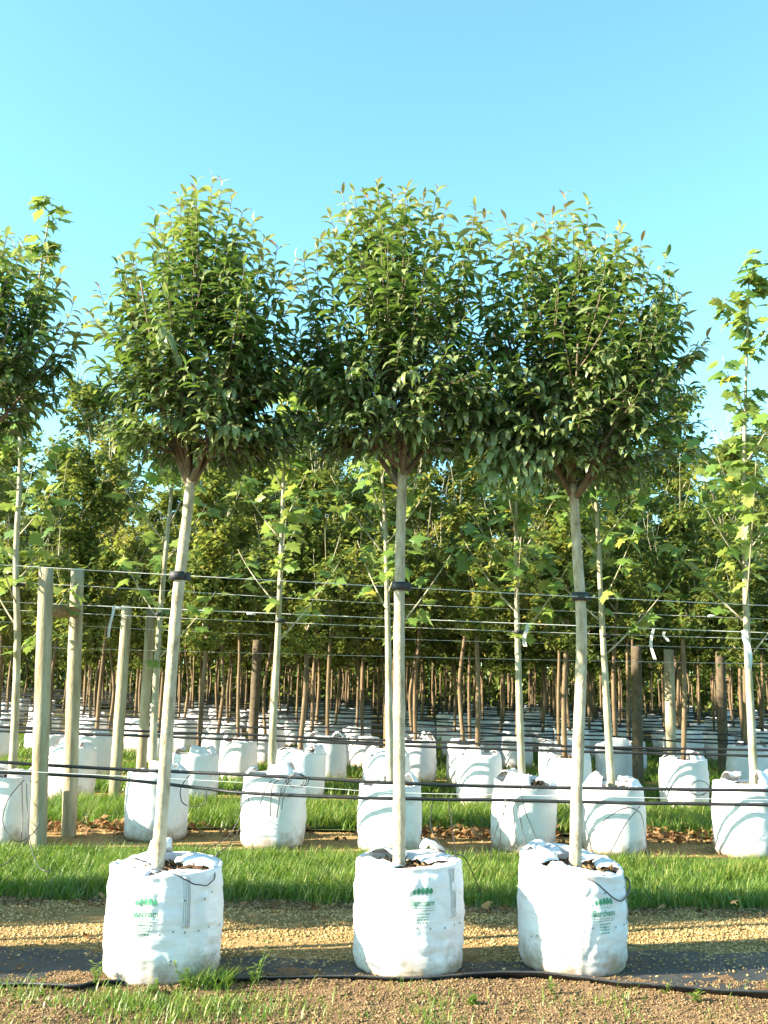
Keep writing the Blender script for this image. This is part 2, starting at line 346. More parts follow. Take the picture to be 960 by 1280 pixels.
pebbles('soil_clods', 9000, 7.42, 7.8, .004, .02, M['clod'], .016, 'dark crumbly soil along the edge of the grass strip', 'soil', seed=6, dens=2)

# ------------------------------------------------------------------ grass
def grass(name, n, y0, y1, h0, h1, label, seed, wfun=None, z=.02, xr=None, wid=.007, keepf=None):
    r = np.random.default_rng(seed); Y = y0 + (y1 - y0) * r.random(n)
    X = (r.random(n) * 2 - 1) * (.41 * Y + .5) if xr is None else xr[0] + (xr[1] - xr[0]) * r.random(n)
    nz = np.array([noise.noise((x * 1.7, y * 2.2, seed)) + .6 * noise.noise((x * 6, y * 6, seed)) for x, y in zip(X, Y)])
    if keepf is not None:
        k = np.array([keepf(x, y, q) for x, y, q in zip(X, Y, nz)]) > r.random(n); X, Y, nz = X[k], Y[k], nz[k]; n = len(X)
    else:
        ey = np.minimum(Y - y0, y1 - Y); k = (ey > .22 * (r.random(n) + 1.2 * nz)) & (nz + .35 * r.normal(size=n) > -.62); X, Y, nz = X[k], Y[k], nz[k]; n = len(X)
    H = (h0 + (h1 - h0) * np.clip(.5 + .55 * nz + .28 * r.normal(size=n), 0, 1.25))
    P = np.stack([X, Y, np.full(n, z)], 1)
    a = r.random(n) * 6.283; lean = .18 + .35 * r.random(n)
    D = np.stack([np.cos(a) * lean, np.sin(a) * lean, np.ones(n)], 1); U = np.stack([np.cos(a + 2.8), np.sin(a + 2.8), np.zeros(n)], 1)
    fr = frames(D, U)
    T = (np.array([(0, 1, 0), (0, -1, 0), (.5, .85, -.06), (.5, -.85, -.06), (1, 0, -.34)], dtype=float), [np.array([(0, 1, 3, 2)]), np.array([(2, 3, 4)])])
    S3 = np.stack([H, wid * (.6 + .7 * r.random(n)) / 2 * 1.0, H], 1)
    t = np.clip(.42 + .4 * nz + .25 * r.normal(size=n) + (r.random(n) < .10) * .7, 0, 1)
    V, F, tt = scatter(T, P, *fr, S3, t)
    return tag(mesh_obj(name, np_mesh(name, V, F, M['grass'], tt)), label, 'grass', kind='stuff')
grass('grass', 80000, 7.56, 9.62, .035, .15, 'lush green grass strip between the front sacks and the second row', 11, wid=.008)
grass('grass', 42000, 11.05, 13.1, .10, .26, 'grass strip between the second and third rows of sacks', 12, wid=.011)
for k in range(2, 7):
    grass('grass', 13000, rows[k] - 2.0, rows[k] - .5, .10, .26, 'grass strip before the %s row of sacks' % ['fourth', 'fifth', 'sixth', 'seventh', 'eighth'][k - 2], 20 + k, wid=.016)
def fg_keep(x, y, q):
    d = math.exp(-((x + 1.05) / .55) ** 2 - ((y - 5.22) / .2) ** 2) * 1.0
    d += .5 * math.exp(-((x + 1.85) / .4) ** 2 - ((y - 5.42) / .12) ** 2)
    d += .28 * math.exp(-((x - .28) / .16) ** 2) + .3 * math.exp(-((x - 1.2) / .22) ** 2 - ((y - 5.35) / .2) ** 2) + .02
    return d * (1 if q > -.15 else .25)
grass('grass', 20000, 4.8, 5.66, .02, .09, 'thin weedy grass growing on the bare soil in front', 31, keepf=fg_keep, wid=.006, z=.015)
gp = at_z(262, 1236)
grass('grass', 260, gp.y - .12, gp.y + .05, .08, .2, 'tuft of tall grass at the foot of the leaning-tree sack', 33, xr=(gp.x - .12, gp.x + .12), keepf=lambda x, y, q: 1, wid=.006, z=.01)

# ------------------------------------------------------------------ sacks
class Bag:
    """one white planting sack; built in its own coordinates, foot at z = 0"""
    def __init__(s, seed, R=.315, H=.61, dip=(0, 0)):
        s.seed, s.R, s.H, s.dip = seed, R, H, dip; s.rng = random.Random(seed)
    def top(s, th): return s.H + .018 * noise.noise((math.cos(th) * 1.5 + s.seed, math.sin(th) * 1.5, 4)) + s.dip[1] * math.cos(th - s.dip[0])
    def r(s, th, u):
        z = u * s.H; R = s.R * (.965 + .05 * math.sin(math.pi * min(1, u * 1.05)) )
        R *= 1 + .018 * math.cos(4 * th + s.seed) * (.4 + .6 * u) + .012 * math.cos(3 * th + s.seed * 2)
        R *= 1 - .05 * max(0, (.05 - u) / .05) ** 2
        R += .007 * noise.noise((math.cos(th) * 1.6 + s.seed, math.sin(th) * 1.6, z * 17)) + .004 * noise.noise((math.cos(th) * 4, math.sin(th) * 4 + s.seed, z * 30))
        R += .006 * noise.noise((math.cos(th) * 6 + s.seed, math.sin(th) * 6, z * 3))
        R -= .010 * max(0, .22 - abs(noise.noise((math.cos(th) * 2.2 + s.seed * 3, math.sin(th) * 2.2, z * 7)))) / .22 * (.4 + .6 * abs(noise.noise((th, z * 3, s.seed))))
        return R
    def pt(s, th, z, off=0):            # th: 0 faces the viewer (-Y), positive to the right
        if not hasattr(s, 'grid'): R = s.r(th, z / s.top(th)) + off; return Vector((R * math.sin(th), -R * math.cos(th), z))
        n, m = s.grid; a = (th % (2 * math.pi)) / (2 * math.pi) * n; u = min(.9999, max(0, z / s.top(th))) * m; i, j = int(a), int(u); fa, fu = a - i, u - j
        def q(i, j): t = 2 * math.pi * i / n; R = s.r(t, j / m); return Vector((R * math.sin(t), -R * math.cos(t), j / m * s.top(t)))
        p = q(i, j).lerp(q(i + 1, j), fa).lerp(q(i, j + 1).lerp(q(i + 1, j + 1), fa), fu); return p + Vector((math.sin(th), -math.cos(th), 0)) * off
    def body(s, n=72, m=34):
        s.grid = (n, m)
        V, F = [], []
        for j in range(m + 1):
            u = j / m
            for k in range(n):
                th = 2 * math.pi * k / n; R = s.r(th, u); V.append((R * math.sin(th), -R * math.cos(th), u * s.top(th)))
        L = m + 1                      # folded-over rim then inner wall
        for (dr, dz) in ((-.012, .007), (-.026, -.001), (-.032, -.03), (-.036, -.09)):
            for k in range(n):
                th = 2 * math.pi * k / n; R = s.r(th, 1) + dr + .006 * noise.noise((th * 3, dz * 50, s.seed)); V.append((R * math.sin(th), -R * math.cos(th), s.top(th) + dz))
            L += 1
        for j in range(L - 1):
            for k in range(n): F.append((j * n + k, j * n + (k + 1) % n, (j + 1) * n + (k + 1) % n, (j + 1) * n + k))
        F.append(tuple(range(n - 1, -1, -1))); b = MB(); b.add(V, F); return b.mesh('sack_wall', M['sack'])
    def soil(s, n=28):
        V = [(0, 0, s.H - .035)]; F = []
        for j, q in enumerate((.35, .7, 1.0)):
            for k in range(n):
                th = 2 * math.pi * k / n; R = (s.r(th, 1) - .028) * q
                V.append((R * math.sin(th), -R * math.cos(th), s.top(th) * .5 + s.H * .5 - .05 + .02 * noise.noise((th * 2, q * 4, s.seed)) + .012 * (1 - q)))
        for k in range(n): F.append((0, 1 + k, 1 + (k + 1) % n))
        for j in range(2):
            for k in range(n): a = 1 + j * n; F.append((a + k, a + n + k, a + n + (k + 1) % n, a + (k + 1) % n))
        b = MB(); b.add(V, F); return b.mesh('mulch', M['mulch'])
    def flap(s, th0, width, reach, lift, seed):
        rg = random.Random(seed); n, m = 10, 9; V, F = [], []
        for i in range(n + 1):
            th = th0 + width * (i / n - .5)
            for j in range(m + 1):
                q = j / m; R = (s.r(th, 1) - .012) - reach * q * (1 - .25 * abs(i / n - .5))
                z = s.top(th) + .006 + lift * math.sin(q * math.pi * .75) + .016 * noise.noise((th * 5 + seed, q * 4, seed)) - .03 * q
                z = max(z, s.top(th) - .012 - .02 * q)
                V.append((R * math.sin(th), -R * math.cos(th), z))
        for i in range(n):
            for j in range(m): a = i * (m + 1) + j; F.append((a, a + 1, a + m + 2, a + m + 1))
        k = len(V); V += [(x, y, z - .004) for x, y, z in V]; F += [tuple(k + q for q in f[::-1]) for f in F]
        edge = [i * (m + 1) for i in range(n + 1)] + [n * (m + 1) + j for j in range(1, m + 1)] + [i * (m + 1) + m for i in range(n - 1, -1, -1)] + [j for j in range(m - 1, 0, -1)]
        for a, c in zip(edge, edge[1:] + edge[:1]): F.append((a, c, c + k, a + k))
        b = MB(); b.add(V, F); return b.mesh('flap', M['sack'])
    def chips(s, n=60):
        r = np.random.default_rng(s.seed); a = r.random(n) * 6.28; q = (s.R - .05) * np.sqrt(r.random(n))
        P = np.stack([q * np.sin(a), -q * np.cos(a), np.full(n, s.H - .03) + .012 * r.random(n)], 1)
        S3 = np.stack([.012 + .03 * r.random(n), .005 + .006 * r.random(n), .002 + .003 * r.random(n)], 1)
        V, F, t = scatter(ico(), P, *rand_frames(r, n), S3, .5 * r.random(n)); return np_mesh('bark_chips', V, F, M['clod'], t)
    def strap(s, th, L, parent):
        b = MB(); n = 14; V = []; W = .022; top = s.top(th)
        for i in range(n + 1):
            z = top - .01 - L * i / n
            for sgn in (-1, 1):
                V.append(s.pt(th + sgn * W / s.R, z, .004))
        for i in range(n + 1):
            z = top - .01 - L * i / n
            for sgn in (-1, 1): V.append(s.pt(th + sgn * W / s.R, z, -.001))
        F = [(2 * i, 2 * i + 2, 2 * i + 3, 2 * i + 1) for i in range(n)]; k = 2 * (n + 1)
        for sgn in (0, 1):
            for i in range(n): q = (2 * i + sgn, 2 * i + 2 + sgn, 2 * i + 2 + sgn + k, 2 * i + sgn + k); F.append(q if sgn else q[::-1])
        F.append((2 * n, 2 * n + k, 2 * n + 1 + k, 2 * n + 1))
        b.add(V, F); st = b.build('carry_strap', M['sack'], parent)
        b2 = MB()
        for sgn in (-.8, -.25, .3, .8): b2.tube([s.pt(th + sgn * W / s.R, top - .012 - (L - .02) * i / 10, .0048) for i in range(11)], .0013, 4)
        b2.tube([s.pt(th + q * W / s.R, top - .01 - L + .012, .0048) for q in (-.8, 0, .8)], .0013, 4)
        o = b2.build('stitching', M['stitch'], st)
        return st
    def decal(s, th0, z0, polys, parent, name, mat):
        """polys: list of (list of 2-D points in metres, faces)"""
        b = MB()
        for pts, faces in polys: b.add([s.pt(th0 + x / s.R, z0 + y, .0065) for x, y in pts], faces)
        return b.build(name, mat, parent, smooth=False)
def make_bag(bag, name='planting_sack', nflap=4, chips=True, detail=72, lifts=(0, .05), reach=(.11, .2)):
    e = empty(name, (0, 0, 0)); rg = random.Random(bag.seed)
    mesh_obj('sack_wall', bag.body(detail, (84 if detail > 100 else 34) if detail > 40 else 14), e); mesh_obj('mulch', bag.soil(), e)
    for i in range(nflap):
        th = 2 * math.pi * (i + rg.uniform(-.25, .25)) / max(nflap, 1) + .6
        mesh_obj('flap', bag.flap(th, rg.uniform(.7, 1.25), rg.uniform(*reach), rg.uniform(*lifts), bag.seed * 7 + i), e)
    if chips: tag(mesh_obj('bark_chips', bag.chips(), e), kind='stuff')
    return e
def text_polys(body, size, sx=1.0):
    c = bpy.data.curves.new('lettering', 'FONT'); c.body = body; c.size = size; c.align_x = 'CENTER'; c.resolution_u = 3; c.offset = .0007
    o = bpy.data.objects.new('lettering', c); COL.objects.link(o); dg = bpy.context.evaluated_depsgraph_get(); dg.update()
    me = o.evaluated_get(dg).to_mesh(); pts = [(v.co.x * sx, v.co.y) for v in me.vertices]; fs = [tuple(p.vertices) for p in me.polygons]
    bpy.data.objects.remove(o); bpy.data.curves.remove(c); return [(pts, fs)]
def bar(x0, x1, y, h): 
    n = 8; P = []
    for i in range(n + 1): P += [(x0 + (x1 - x0) * i / n, y), (x0 + (x1 - x0) * i / n, y + h)]
    return [(P, [(2 * i, 2 * i + 2, 2 * i + 3, 2 * i + 1) for i in range(n)])]
def logo(bag, th, z, parent):
    pol = []
    for k, (h, w) in enumerate(((.034, .009), (.042, .012), (.046, .010), (.044, .013), (.042, .011))):
        x = -.046 + k * .024; n = 12
        ov = [(x + w * math.cos(2 * math.pi * i / n) * (1 - .25 * math.sin(2 * math.pi * i / n)), h * .58 + .4 * h * math.sin(2 * math.pi * i / n)) for i in range(n)]
        pol += [(ov, [tuple(range(n))]), ([(x - .0014, 0), (x + .0014, 0), (x + .0014, h * .25), (x - .0014, h * .25)], [(0, 1, 2, 3)])]
    bag.decal(th, z + .052, pol, parent, 'tree_emblem', M['print'])
    bag.decal(th, z, bar(-.05, .05, .043, .0018) + text_polys('Barcham', .047, .86), parent, 'lettering', M['print'])
    pol = bar(-.07, .07, -.014, .002) + bar(-.07, .07, -.026, .0022)
    rg = random.Random(3)
    for k in range(4):
        x = -.03
        while x < .03: q = rg.uniform(.006, .014); pol += bar(x, x + q, -.046 - .015 * k, .006); x += q + .005
    bag.decal(th, z, pol, parent, 'printed_lines', M['print'])
def holes(bag, spots, parent):
    for th, z in spots:
        n = 7; pts = [(.0045 * math.cos(6.283 * i / n), .0065 * math.sin(6.283 * i / n)) for i in range(n)]
        bag.decal(math.radians(th), z, [(pts, [tuple(range(n))])], parent, 'drain_hole', M['hole'])

front = []
FB = [  # px centre x, foot y, seed, R, H, dip, logo angle / height, strap angle
    (200, 1240, 1, .322, .572, (2.9, .015), -6, .36, 33, 'white planting sack of the leaning tree, grass tuft at its muddy foot'),
    (510, 1231, 2, .318, .588, (0, 0), 12, .395, 48, 'white planting sack of the upright middle tree, flap standing up on its rim'),
    (717, 1228, 3, .318, .578, (-2.3, .05), 22, .335, 66, 'white planting sack with clear green tree emblem and low front rim')]
for i, (px, py, sd, R, H, dip, la, lz, sa, lab) in enumerate(FB):
    p = at_z(px, py); bag = Bag(sd, R, H, dip); e = make_bag(bag, nflap=6, detail=200, reach=(.15, .25))
    c = Vector((p.x * (p.y + R) / p.y, p.y + R, .012)); e.location = c
    tag(e, lab, 'sack', 'white planting sacks of the front row')
    logo(bag, math.radians(la), lz, e); bag.strap(math.radians(sa), .26, e)
    rg = random.Random(i + 50)
    sp = [(t + rg.uniform(-2, 2), .275 + rg.uniform(-.008, .008)) for t in range(-5, 76, 13)] + [(rg.uniform(-80, 80), rg.choice((.12, .2, .34, .45)) + rg.uniform(-.02, .02)) for _ in range(9)]
    holes(bag, sp, e)
    front.append((bag, e, c))
# the flap that stands up on two of the rims
for (i, th, lift, wd, rc) in ((0, math.radians(200), .11, .5, .16), (1, math.radians(140), .10, .4, .2), (2, math.radians(-120), .05, .9, .1)):
    mesh_obj('flap', front[i][0].flap(th, wd, rc, lift, 90 + i), front[i][1])

# ------------------------------------------------------------------ front-row trees
L_shapes = [blade_leaf(.30, a, 6, .3, b) for a, b in ((60, 25), (85, 35), (110, 45), (40, 10))]
tint_levels = [0.03, .2, .36, .5, .64, .78, .92, 1.0]
leaf_meshes = {}
def leaf_mesh(kind, si, ti, shapes, mat):
    k = (kind, si, ti)
    if k not in leaf_meshes:
        V, F = shapes[si]; leaf_meshes[k] = np_mesh('leaf', V, F, mat, np.full(len(V), tint_levels[ti]), smooth=True)
    return leaf_meshes[k]
def add_leaves(tree, base, P, X, Y, Z, S, tint, sh, shapes, mat, kind, nsingle, score, crown='foliage'):
    """the nsingle leaves with the best score become objects of their own, the rest one joined part"""
    order = np.argsort(-score); one = order[:nsingle]; rest = order[nsingle:]
    for i in one:
        ti = int(np.argmin([abs(tint[i] - q) for q in tint_levels])); o = bpy.data.objects.new('leaf', leaf_mesh(kind, int(sh[i]), ti, shapes, mat))
        m = Matrix((( *X[i], 0), (*Y[i], 0), (*Z[i], 0), (0, 0, 0, 1))).transposed(); m = m @ Matrix.Scale(S[i], 4)
        m.translation = Vector(P[i]) - base; COL.objects.link(o); o.parent = tree; o.matrix_basis = m
    Vs, Fs, Ts, off = [], [], [], 0
    for q in range(len(shapes)):
        k = rest[sh[rest] == q]
        if not len(k): continue
        V, F, t = scatter(shapes[q], P[k] - np.array(base)[None], X[k], Y[k], Z[k], S[k], tint[k])
        Vs.append(V); Fs += [f + off for f in F]; Ts.append(t); off += len(V)
    if Vs:
        o = mesh_obj(crown, np_mesh(crown, np.concatenate(Vs), Fs, mat, np.concatenate(Ts), smooth=True), tree); tag(o, kind='stuff')
def shoot_leaves(paths, rg, ds, lmin, lmax, t0, young, droopy=None):  # young: paleness per shoot, new growth and painted sunlight together
    P, D, U, S, T, Q = [], [], [], [], [], []
    for pi, path in enumerate(paths):
        seg = [(path[i + 1] - path[i]).length for i in range(len(path) - 1)]; L = sum(seg); a = L * t0; ph = rg.uniform(0, 6.28); dr = droopy[pi] if droopy else 0
        while a < L:
            s = 0; i = 0
            while i < len(seg) - 1 and s + seg[i] < a: s += seg[i]; i += 1
            q = path[i] + (path[i + 1] - path[i]) * ((a - s) / max(seg[i], 1e-6)); tg = (path[i + 1] - path[i]).normalized()
            rel = (L - a) / .35; rel = min(1, rel)                         # 0 at the tip
            ref = Vector((0, 0, 1)) if abs(tg.z) < .9 else Vector((1, 0, 0)); e1 = tg.cross(ref).normalized(); e2 = tg.cross(e1)
            an = math.radians(rg.uniform(38, 58) * (.75 + .25 * min(1, rel * 3)) + 18 * rel); d = tg * math.cos(an) + (e1 * math.cos(ph) + e2 * math.sin(ph)) * math.sin(an)
            
            if rel > .12: d = Vector((d.x, d.y, 0)).normalized() if abs(d.x) + abs(d.y) > .05 else Vector((math.cos(ph), math.sin(ph), 0)); d.z = rg.uniform(-.22, .28) - .3 * (1 - min(1, young[pi] * 1.4)) - dr * .8
            ph += 2.4 + rg.uniform(-.3, .3)
            P.append(q); D.append(d); U.append((rg.gauss(0, .22), rg.gauss(0, .22), 1.0) if abs(d.normalized().z) < .93 else (-tg.x - .3, -tg.y - .3, .4))
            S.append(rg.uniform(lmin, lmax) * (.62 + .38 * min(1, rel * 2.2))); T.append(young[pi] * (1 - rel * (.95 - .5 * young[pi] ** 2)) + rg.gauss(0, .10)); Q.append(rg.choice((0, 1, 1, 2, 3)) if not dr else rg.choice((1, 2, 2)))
            a += ds * rg.uniform(.7, 1.25) * (.75 + .25 * rel)
    return (np.array([tuple(p) for p in P]), np.array([tuple(p) for p in D]), np.array(U, dtype=float), np.array(S), np.array(T), np.array(Q))

def front_tree(name, label, base, path_px, Y, prof, cx, tips, seed, nshoot, nsingle=300, group='clipped evergreen trees of the front row', droop_px=()):
    """path_px: trunk pixels from the sack up to the fork; prof: [(pixel row, half width px)]; cx: crown centre column"""
    rg = random.Random(seed); tree = empty(name, base); tag(tree, label, 'tree', group)
    pts = [at_y(x, y, Y) for x, y in path_px]; pts = [pts[0] - Vector((0, 0, .07))] + pts; path = smooth_path(pts, 7); n = len(path)
    rad = [(.040 - .011 * i / n) * (1 + .025 * math.sin(i * 1.7 + seed) + (.05 if rg.random() < .14 else 0)) for i in range(n)]; rad[0] = rad[1] = .045
    MB().tube([p - base for p in path], rad, 14, True, .09, seed).build('trunk', M['bark_l'], tree)
    fork = path[-1]; ys = [p[0] for p in prof]; hw = [p[1] for p in prof]
    sc = FPX / Y * 1.0
    def hwid(y): return float(np.interp(y, ys[::-1] if ys[0] > ys[-1] else ys, hw[::-1] if ys[0] > ys[-1] else hw))
    ymax, ymin = max(ys), min(ys)
    limbs = []
    nl = 11
    for k in range(nl):
        az = 2 * math.pi * k / nl + rg.uniform(-.25, .25); f = rg.uniform(.28, .62); y = ymax + (ymin - ymax) * f
        c = at_y(cx, y, Y); R = hwid(y) / sc * rg.uniform(.35, .75)
        b = Vector((c.x + R * math.cos(az), Y + R * math.sin(az), c.z)); st = path[-1 - rg.randrange(0, 3)].copy()
        mid = (st + b) / 2 + Vector((math.cos(az) * .06, math.sin(az) * .06, -.04)); limbs.append(bez(st, mid, b, 12))
    y = ymax + (ymin - ymax) * .75; limbs.append(bez(fork, (fork + at_y(cx, y, Y)) / 2 + Vector((.05, 0, 0)), at_y(cx, y, Y), 12))
    for lb in limbs:
        MB().tube([p - base for p in lb], [.019 - .0135 * i / 11 for i in range(12)], 8, True, .12, rg.random() * 9).build('branch', M['bark_d'], tree)
    nodes = [p for lb in limbs for p in lb[3:]]
    paths, young, droopy = [], [], []
    yy = np.linspace(ymax, ymin, 60); pw = np.array([(hwid(v) ** 1.35 + 4) * (1.45 if v > ymax + (ymin - ymax) * .5 else 1) for v in yy]); pw /= pw.sum(); pr = np.random.default_rng(seed)
    def add(tip, upf, yg, dr):
        c = at_y(cx, ymax + (ymin - ymax) * .2, Y); tgt = c + (tip - c) * .42
        st = min(nodes, key=lambda q: (q - tgt).length + (9 if q.z > tip.z - .05 else 0))
        ctl = Vector((st.x * .35 + tip.x * .65, st.y * .35 + tip.y * .65, st.z * (.45 + upf * .25) + tip.z * (.55 - upf * .25)))
        if dr: ctl.z = max(st.z, tip.z) + .08
        paths.append(bez(st, ctl, tip, 10)); young.append(yg); droopy.append(dr)
    for k in range(int(nshoot * 1.38)):
        y = float(pr.choice(yy, p=pw)) + rg.uniform(-3, 3); c = at_y(cx, y, Y); az = rg.uniform(0, 6.283); R = hwid(y) / sc
        R *= (1 + .2 * noise.noise((math.cos(az) * 1.6, math.sin(az) * 1.6, y * .025 + seed))) * rg.random() ** .38
        f = min(1, max(0, (ymax - y) / (ymax - ymin))); tip = Vector((c.x + R * math.cos(az), Y + R * math.sin(az), c.z))
        dr = 1 if (rg.random() < .16 and f < .45 and R > .3 * hwid(y) / sc) else 0
        add(tip, .6, .25 + .62 * f ** 1.5 + rg.uniform(-.12, .12), dr)  # paler with height: new growth, plus sunlight put into the tint
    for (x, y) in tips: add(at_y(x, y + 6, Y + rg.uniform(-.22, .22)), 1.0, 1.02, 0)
    for (x, y) in droop_px: add(at_y(x, y, Y - rg.uniform(.3, .5)), .2, .5, 1)
    tb = MB()
    for p in paths: tb.tube([q - base for q in p], [.0052 - .0036 * i / 9 for i in range(10)], 4, False)
    tag(tb.build('twigs', M['bark_d'], tree), kind='stuff')
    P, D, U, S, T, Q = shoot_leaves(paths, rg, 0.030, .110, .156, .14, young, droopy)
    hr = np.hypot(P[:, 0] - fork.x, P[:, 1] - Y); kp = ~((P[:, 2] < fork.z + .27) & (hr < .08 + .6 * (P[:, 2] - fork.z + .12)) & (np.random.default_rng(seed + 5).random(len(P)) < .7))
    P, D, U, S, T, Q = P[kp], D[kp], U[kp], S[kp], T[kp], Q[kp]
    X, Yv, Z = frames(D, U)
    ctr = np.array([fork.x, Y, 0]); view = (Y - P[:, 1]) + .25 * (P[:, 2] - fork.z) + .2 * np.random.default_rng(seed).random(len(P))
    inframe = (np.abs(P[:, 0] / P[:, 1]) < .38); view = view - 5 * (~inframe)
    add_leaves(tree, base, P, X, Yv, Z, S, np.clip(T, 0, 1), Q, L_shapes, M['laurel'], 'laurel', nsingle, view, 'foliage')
    return tree, fork, path

C = [f[2] for f in front]
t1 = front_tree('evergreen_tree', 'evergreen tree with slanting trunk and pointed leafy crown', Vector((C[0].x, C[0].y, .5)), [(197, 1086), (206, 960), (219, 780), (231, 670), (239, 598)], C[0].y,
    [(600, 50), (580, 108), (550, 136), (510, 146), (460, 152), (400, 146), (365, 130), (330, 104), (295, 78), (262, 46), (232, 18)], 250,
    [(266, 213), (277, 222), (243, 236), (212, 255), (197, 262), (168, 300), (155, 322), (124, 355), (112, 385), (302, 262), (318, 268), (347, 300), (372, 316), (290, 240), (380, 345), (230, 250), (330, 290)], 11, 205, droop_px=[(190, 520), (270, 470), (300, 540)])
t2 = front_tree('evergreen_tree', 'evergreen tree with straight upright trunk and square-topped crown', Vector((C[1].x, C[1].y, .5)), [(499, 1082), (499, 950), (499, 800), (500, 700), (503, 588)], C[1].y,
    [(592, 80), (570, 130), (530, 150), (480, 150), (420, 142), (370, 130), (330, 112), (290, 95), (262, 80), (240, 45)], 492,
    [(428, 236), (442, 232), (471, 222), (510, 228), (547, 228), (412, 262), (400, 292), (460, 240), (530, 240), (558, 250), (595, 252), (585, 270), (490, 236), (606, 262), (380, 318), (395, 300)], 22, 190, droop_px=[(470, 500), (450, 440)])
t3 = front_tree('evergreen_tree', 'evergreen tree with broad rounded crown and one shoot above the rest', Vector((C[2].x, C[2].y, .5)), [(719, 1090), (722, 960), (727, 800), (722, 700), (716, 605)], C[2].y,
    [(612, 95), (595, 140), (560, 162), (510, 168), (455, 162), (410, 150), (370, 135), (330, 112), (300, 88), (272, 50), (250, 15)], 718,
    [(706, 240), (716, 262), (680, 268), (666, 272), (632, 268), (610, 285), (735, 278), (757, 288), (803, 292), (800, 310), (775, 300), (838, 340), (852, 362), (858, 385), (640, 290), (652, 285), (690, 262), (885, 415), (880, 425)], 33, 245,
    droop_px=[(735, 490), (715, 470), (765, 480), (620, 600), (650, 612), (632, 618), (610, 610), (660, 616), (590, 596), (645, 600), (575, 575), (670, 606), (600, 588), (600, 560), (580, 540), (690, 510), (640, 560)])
# the next tree of the front row: only its crown reaches into the picture
b0x = at_y(-92, 1090, C[0].y + .05)
b0 = Vector((b0x.x, b0x.y, .5))
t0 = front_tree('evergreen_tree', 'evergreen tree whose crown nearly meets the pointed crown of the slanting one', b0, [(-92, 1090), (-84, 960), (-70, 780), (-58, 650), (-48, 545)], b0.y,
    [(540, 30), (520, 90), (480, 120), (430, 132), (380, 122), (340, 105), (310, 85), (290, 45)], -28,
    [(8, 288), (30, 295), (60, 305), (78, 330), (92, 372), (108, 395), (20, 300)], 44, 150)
bg0 = Bag(4, .318, .6); e0 = make_bag(bg0, nflap=4); e0.location = (b0.x, b0.y, .012)
tag(e0, 'white planting sack next to the sack of the leaning tree', 'sack', 'white planting sacks of the front row')
# the front row goes on to the left; its trees throw the shadow bands on the gravel
for k in range(5):
    x = b0.x - 1.9 * (k + .9) + .25 * math.sin(k * 2.1); y = b0.y + .06 * math.cos(k * 1.7); src = (t1, t2, t3)[k % 3][0]
    c = src.copy(); COL.objects.link(c); c.location = (x, y, .45); c.scale = (.82, .72, .84); tag(c, 'evergreen tree further along the front row, beyond the slanting one')
    for ch in src.children:
        if ch.name.split('.')[0] != 'leaf': d = ch.copy(); COL.objects.link(d); d.parent = c
    s_ = copy_tree(e0); s_.location = (x, y, .012); s_.rotation_euler = (0, 0, k * 1.1); tag(s_, 'white planting sack further along the front row')
# ties and the wire of the front row
def tie(name, label, px, py, Y, r=.045, h=.03, group='black rubber ties on the front trunks', right=True):
    p = at_y(px, py, Y); e = empty(name, p); tag(e, label, 'tree tie', group)
    b = MB(); n = 20
    for k in range(n): pass
    ring = [(r + .006, -h / 2), (r + .009, 0), (r + .006, h / 2), (r - .004, h / 2), (r - .004, -h / 2)]
    V, F = [], []
    for k in range(n):
        a = 6.283 * k / n
        for q, z in ring: V.append((q * math.cos(a), q * math.sin(a), z))
    for k in range(n):
        for j in range(5): F.append((k * 5 + j, ((k + 1) % n) * 5 + j, ((k + 1) % n) * 5 + (j + 1) % 5, k * 5 + (j + 1) % 5))
    b.add(V, F); b.build('band', M['rubber'], e)
    MB().box((r * .9 if right else -r * .9, r * .6, .0), (.06, .07, h * .9)).build('spacer_block', M['rubber'], e, smooth=False)
    return e
tie('tree_tie', 'black rubber tie on the slanting trunk', 222, 720, C[0].y, .041, .05)
tie('tree_tie', 'black rubber tie on the straight upright trunk', 500, 733, C[1].y, .041, .05)
tie('tree_tie', 'black rubber tie on the trunk under the broad rounded crown', 725, 746, C[2].y, .041, .05)

def wire(label, pts, Y, r, group, name='wire'):
    P = [at_y(x, y, Y) for x, y in pts]; c = P[0].copy(); path = smooth_path(P, 5)
    o = MB().tube([p - c for p in path], r, 5).build(name, M['wire'], None, c); tag(o, label, 'wire', group); return o
wire('thin wire held by the ties of the three front trunks', [(-120, 699), (0, 706), (222, 719), (500, 734), (725, 746), (960, 757), (1080, 763)], C[1].y + .055, .0021, 'training wires')
Y2 = rows[0]
wire('thin upper wire of the second row, above the bright one', [(-120, 720), (0, 727), (187, 737), (455, 753), (640, 761), (960, 774), (1100, 780)], Y2 + .06, .0026, 'training wires')
wire('bright thick wire of the second row with white tags', [(-120, 746), (0, 752), (300, 765), (640, 779), (960, 791), (1100, 796)], Y2 - .06, .0042, 'training wires')
wire('thin lower wire of the second row, under the bright one', [(-120, 757), (0, 762), (300, 776), (640, 789), (960, 799), (1100, 803)], Y2 + .02, .0026, 'training wires')
wire('wire of the third row of trees', [(-120, 771), (0, 777), (300, 792), (640, 803), (960, 811), (1100, 814)], rows[1], .003, 'training wires')
wire('lower wire of the third row of trees', [(-120, 805), (0, 808), (300, 816), (640, 824), (960, 830), (1100, 833)], rows[1] + .05, .003, 'training wires')

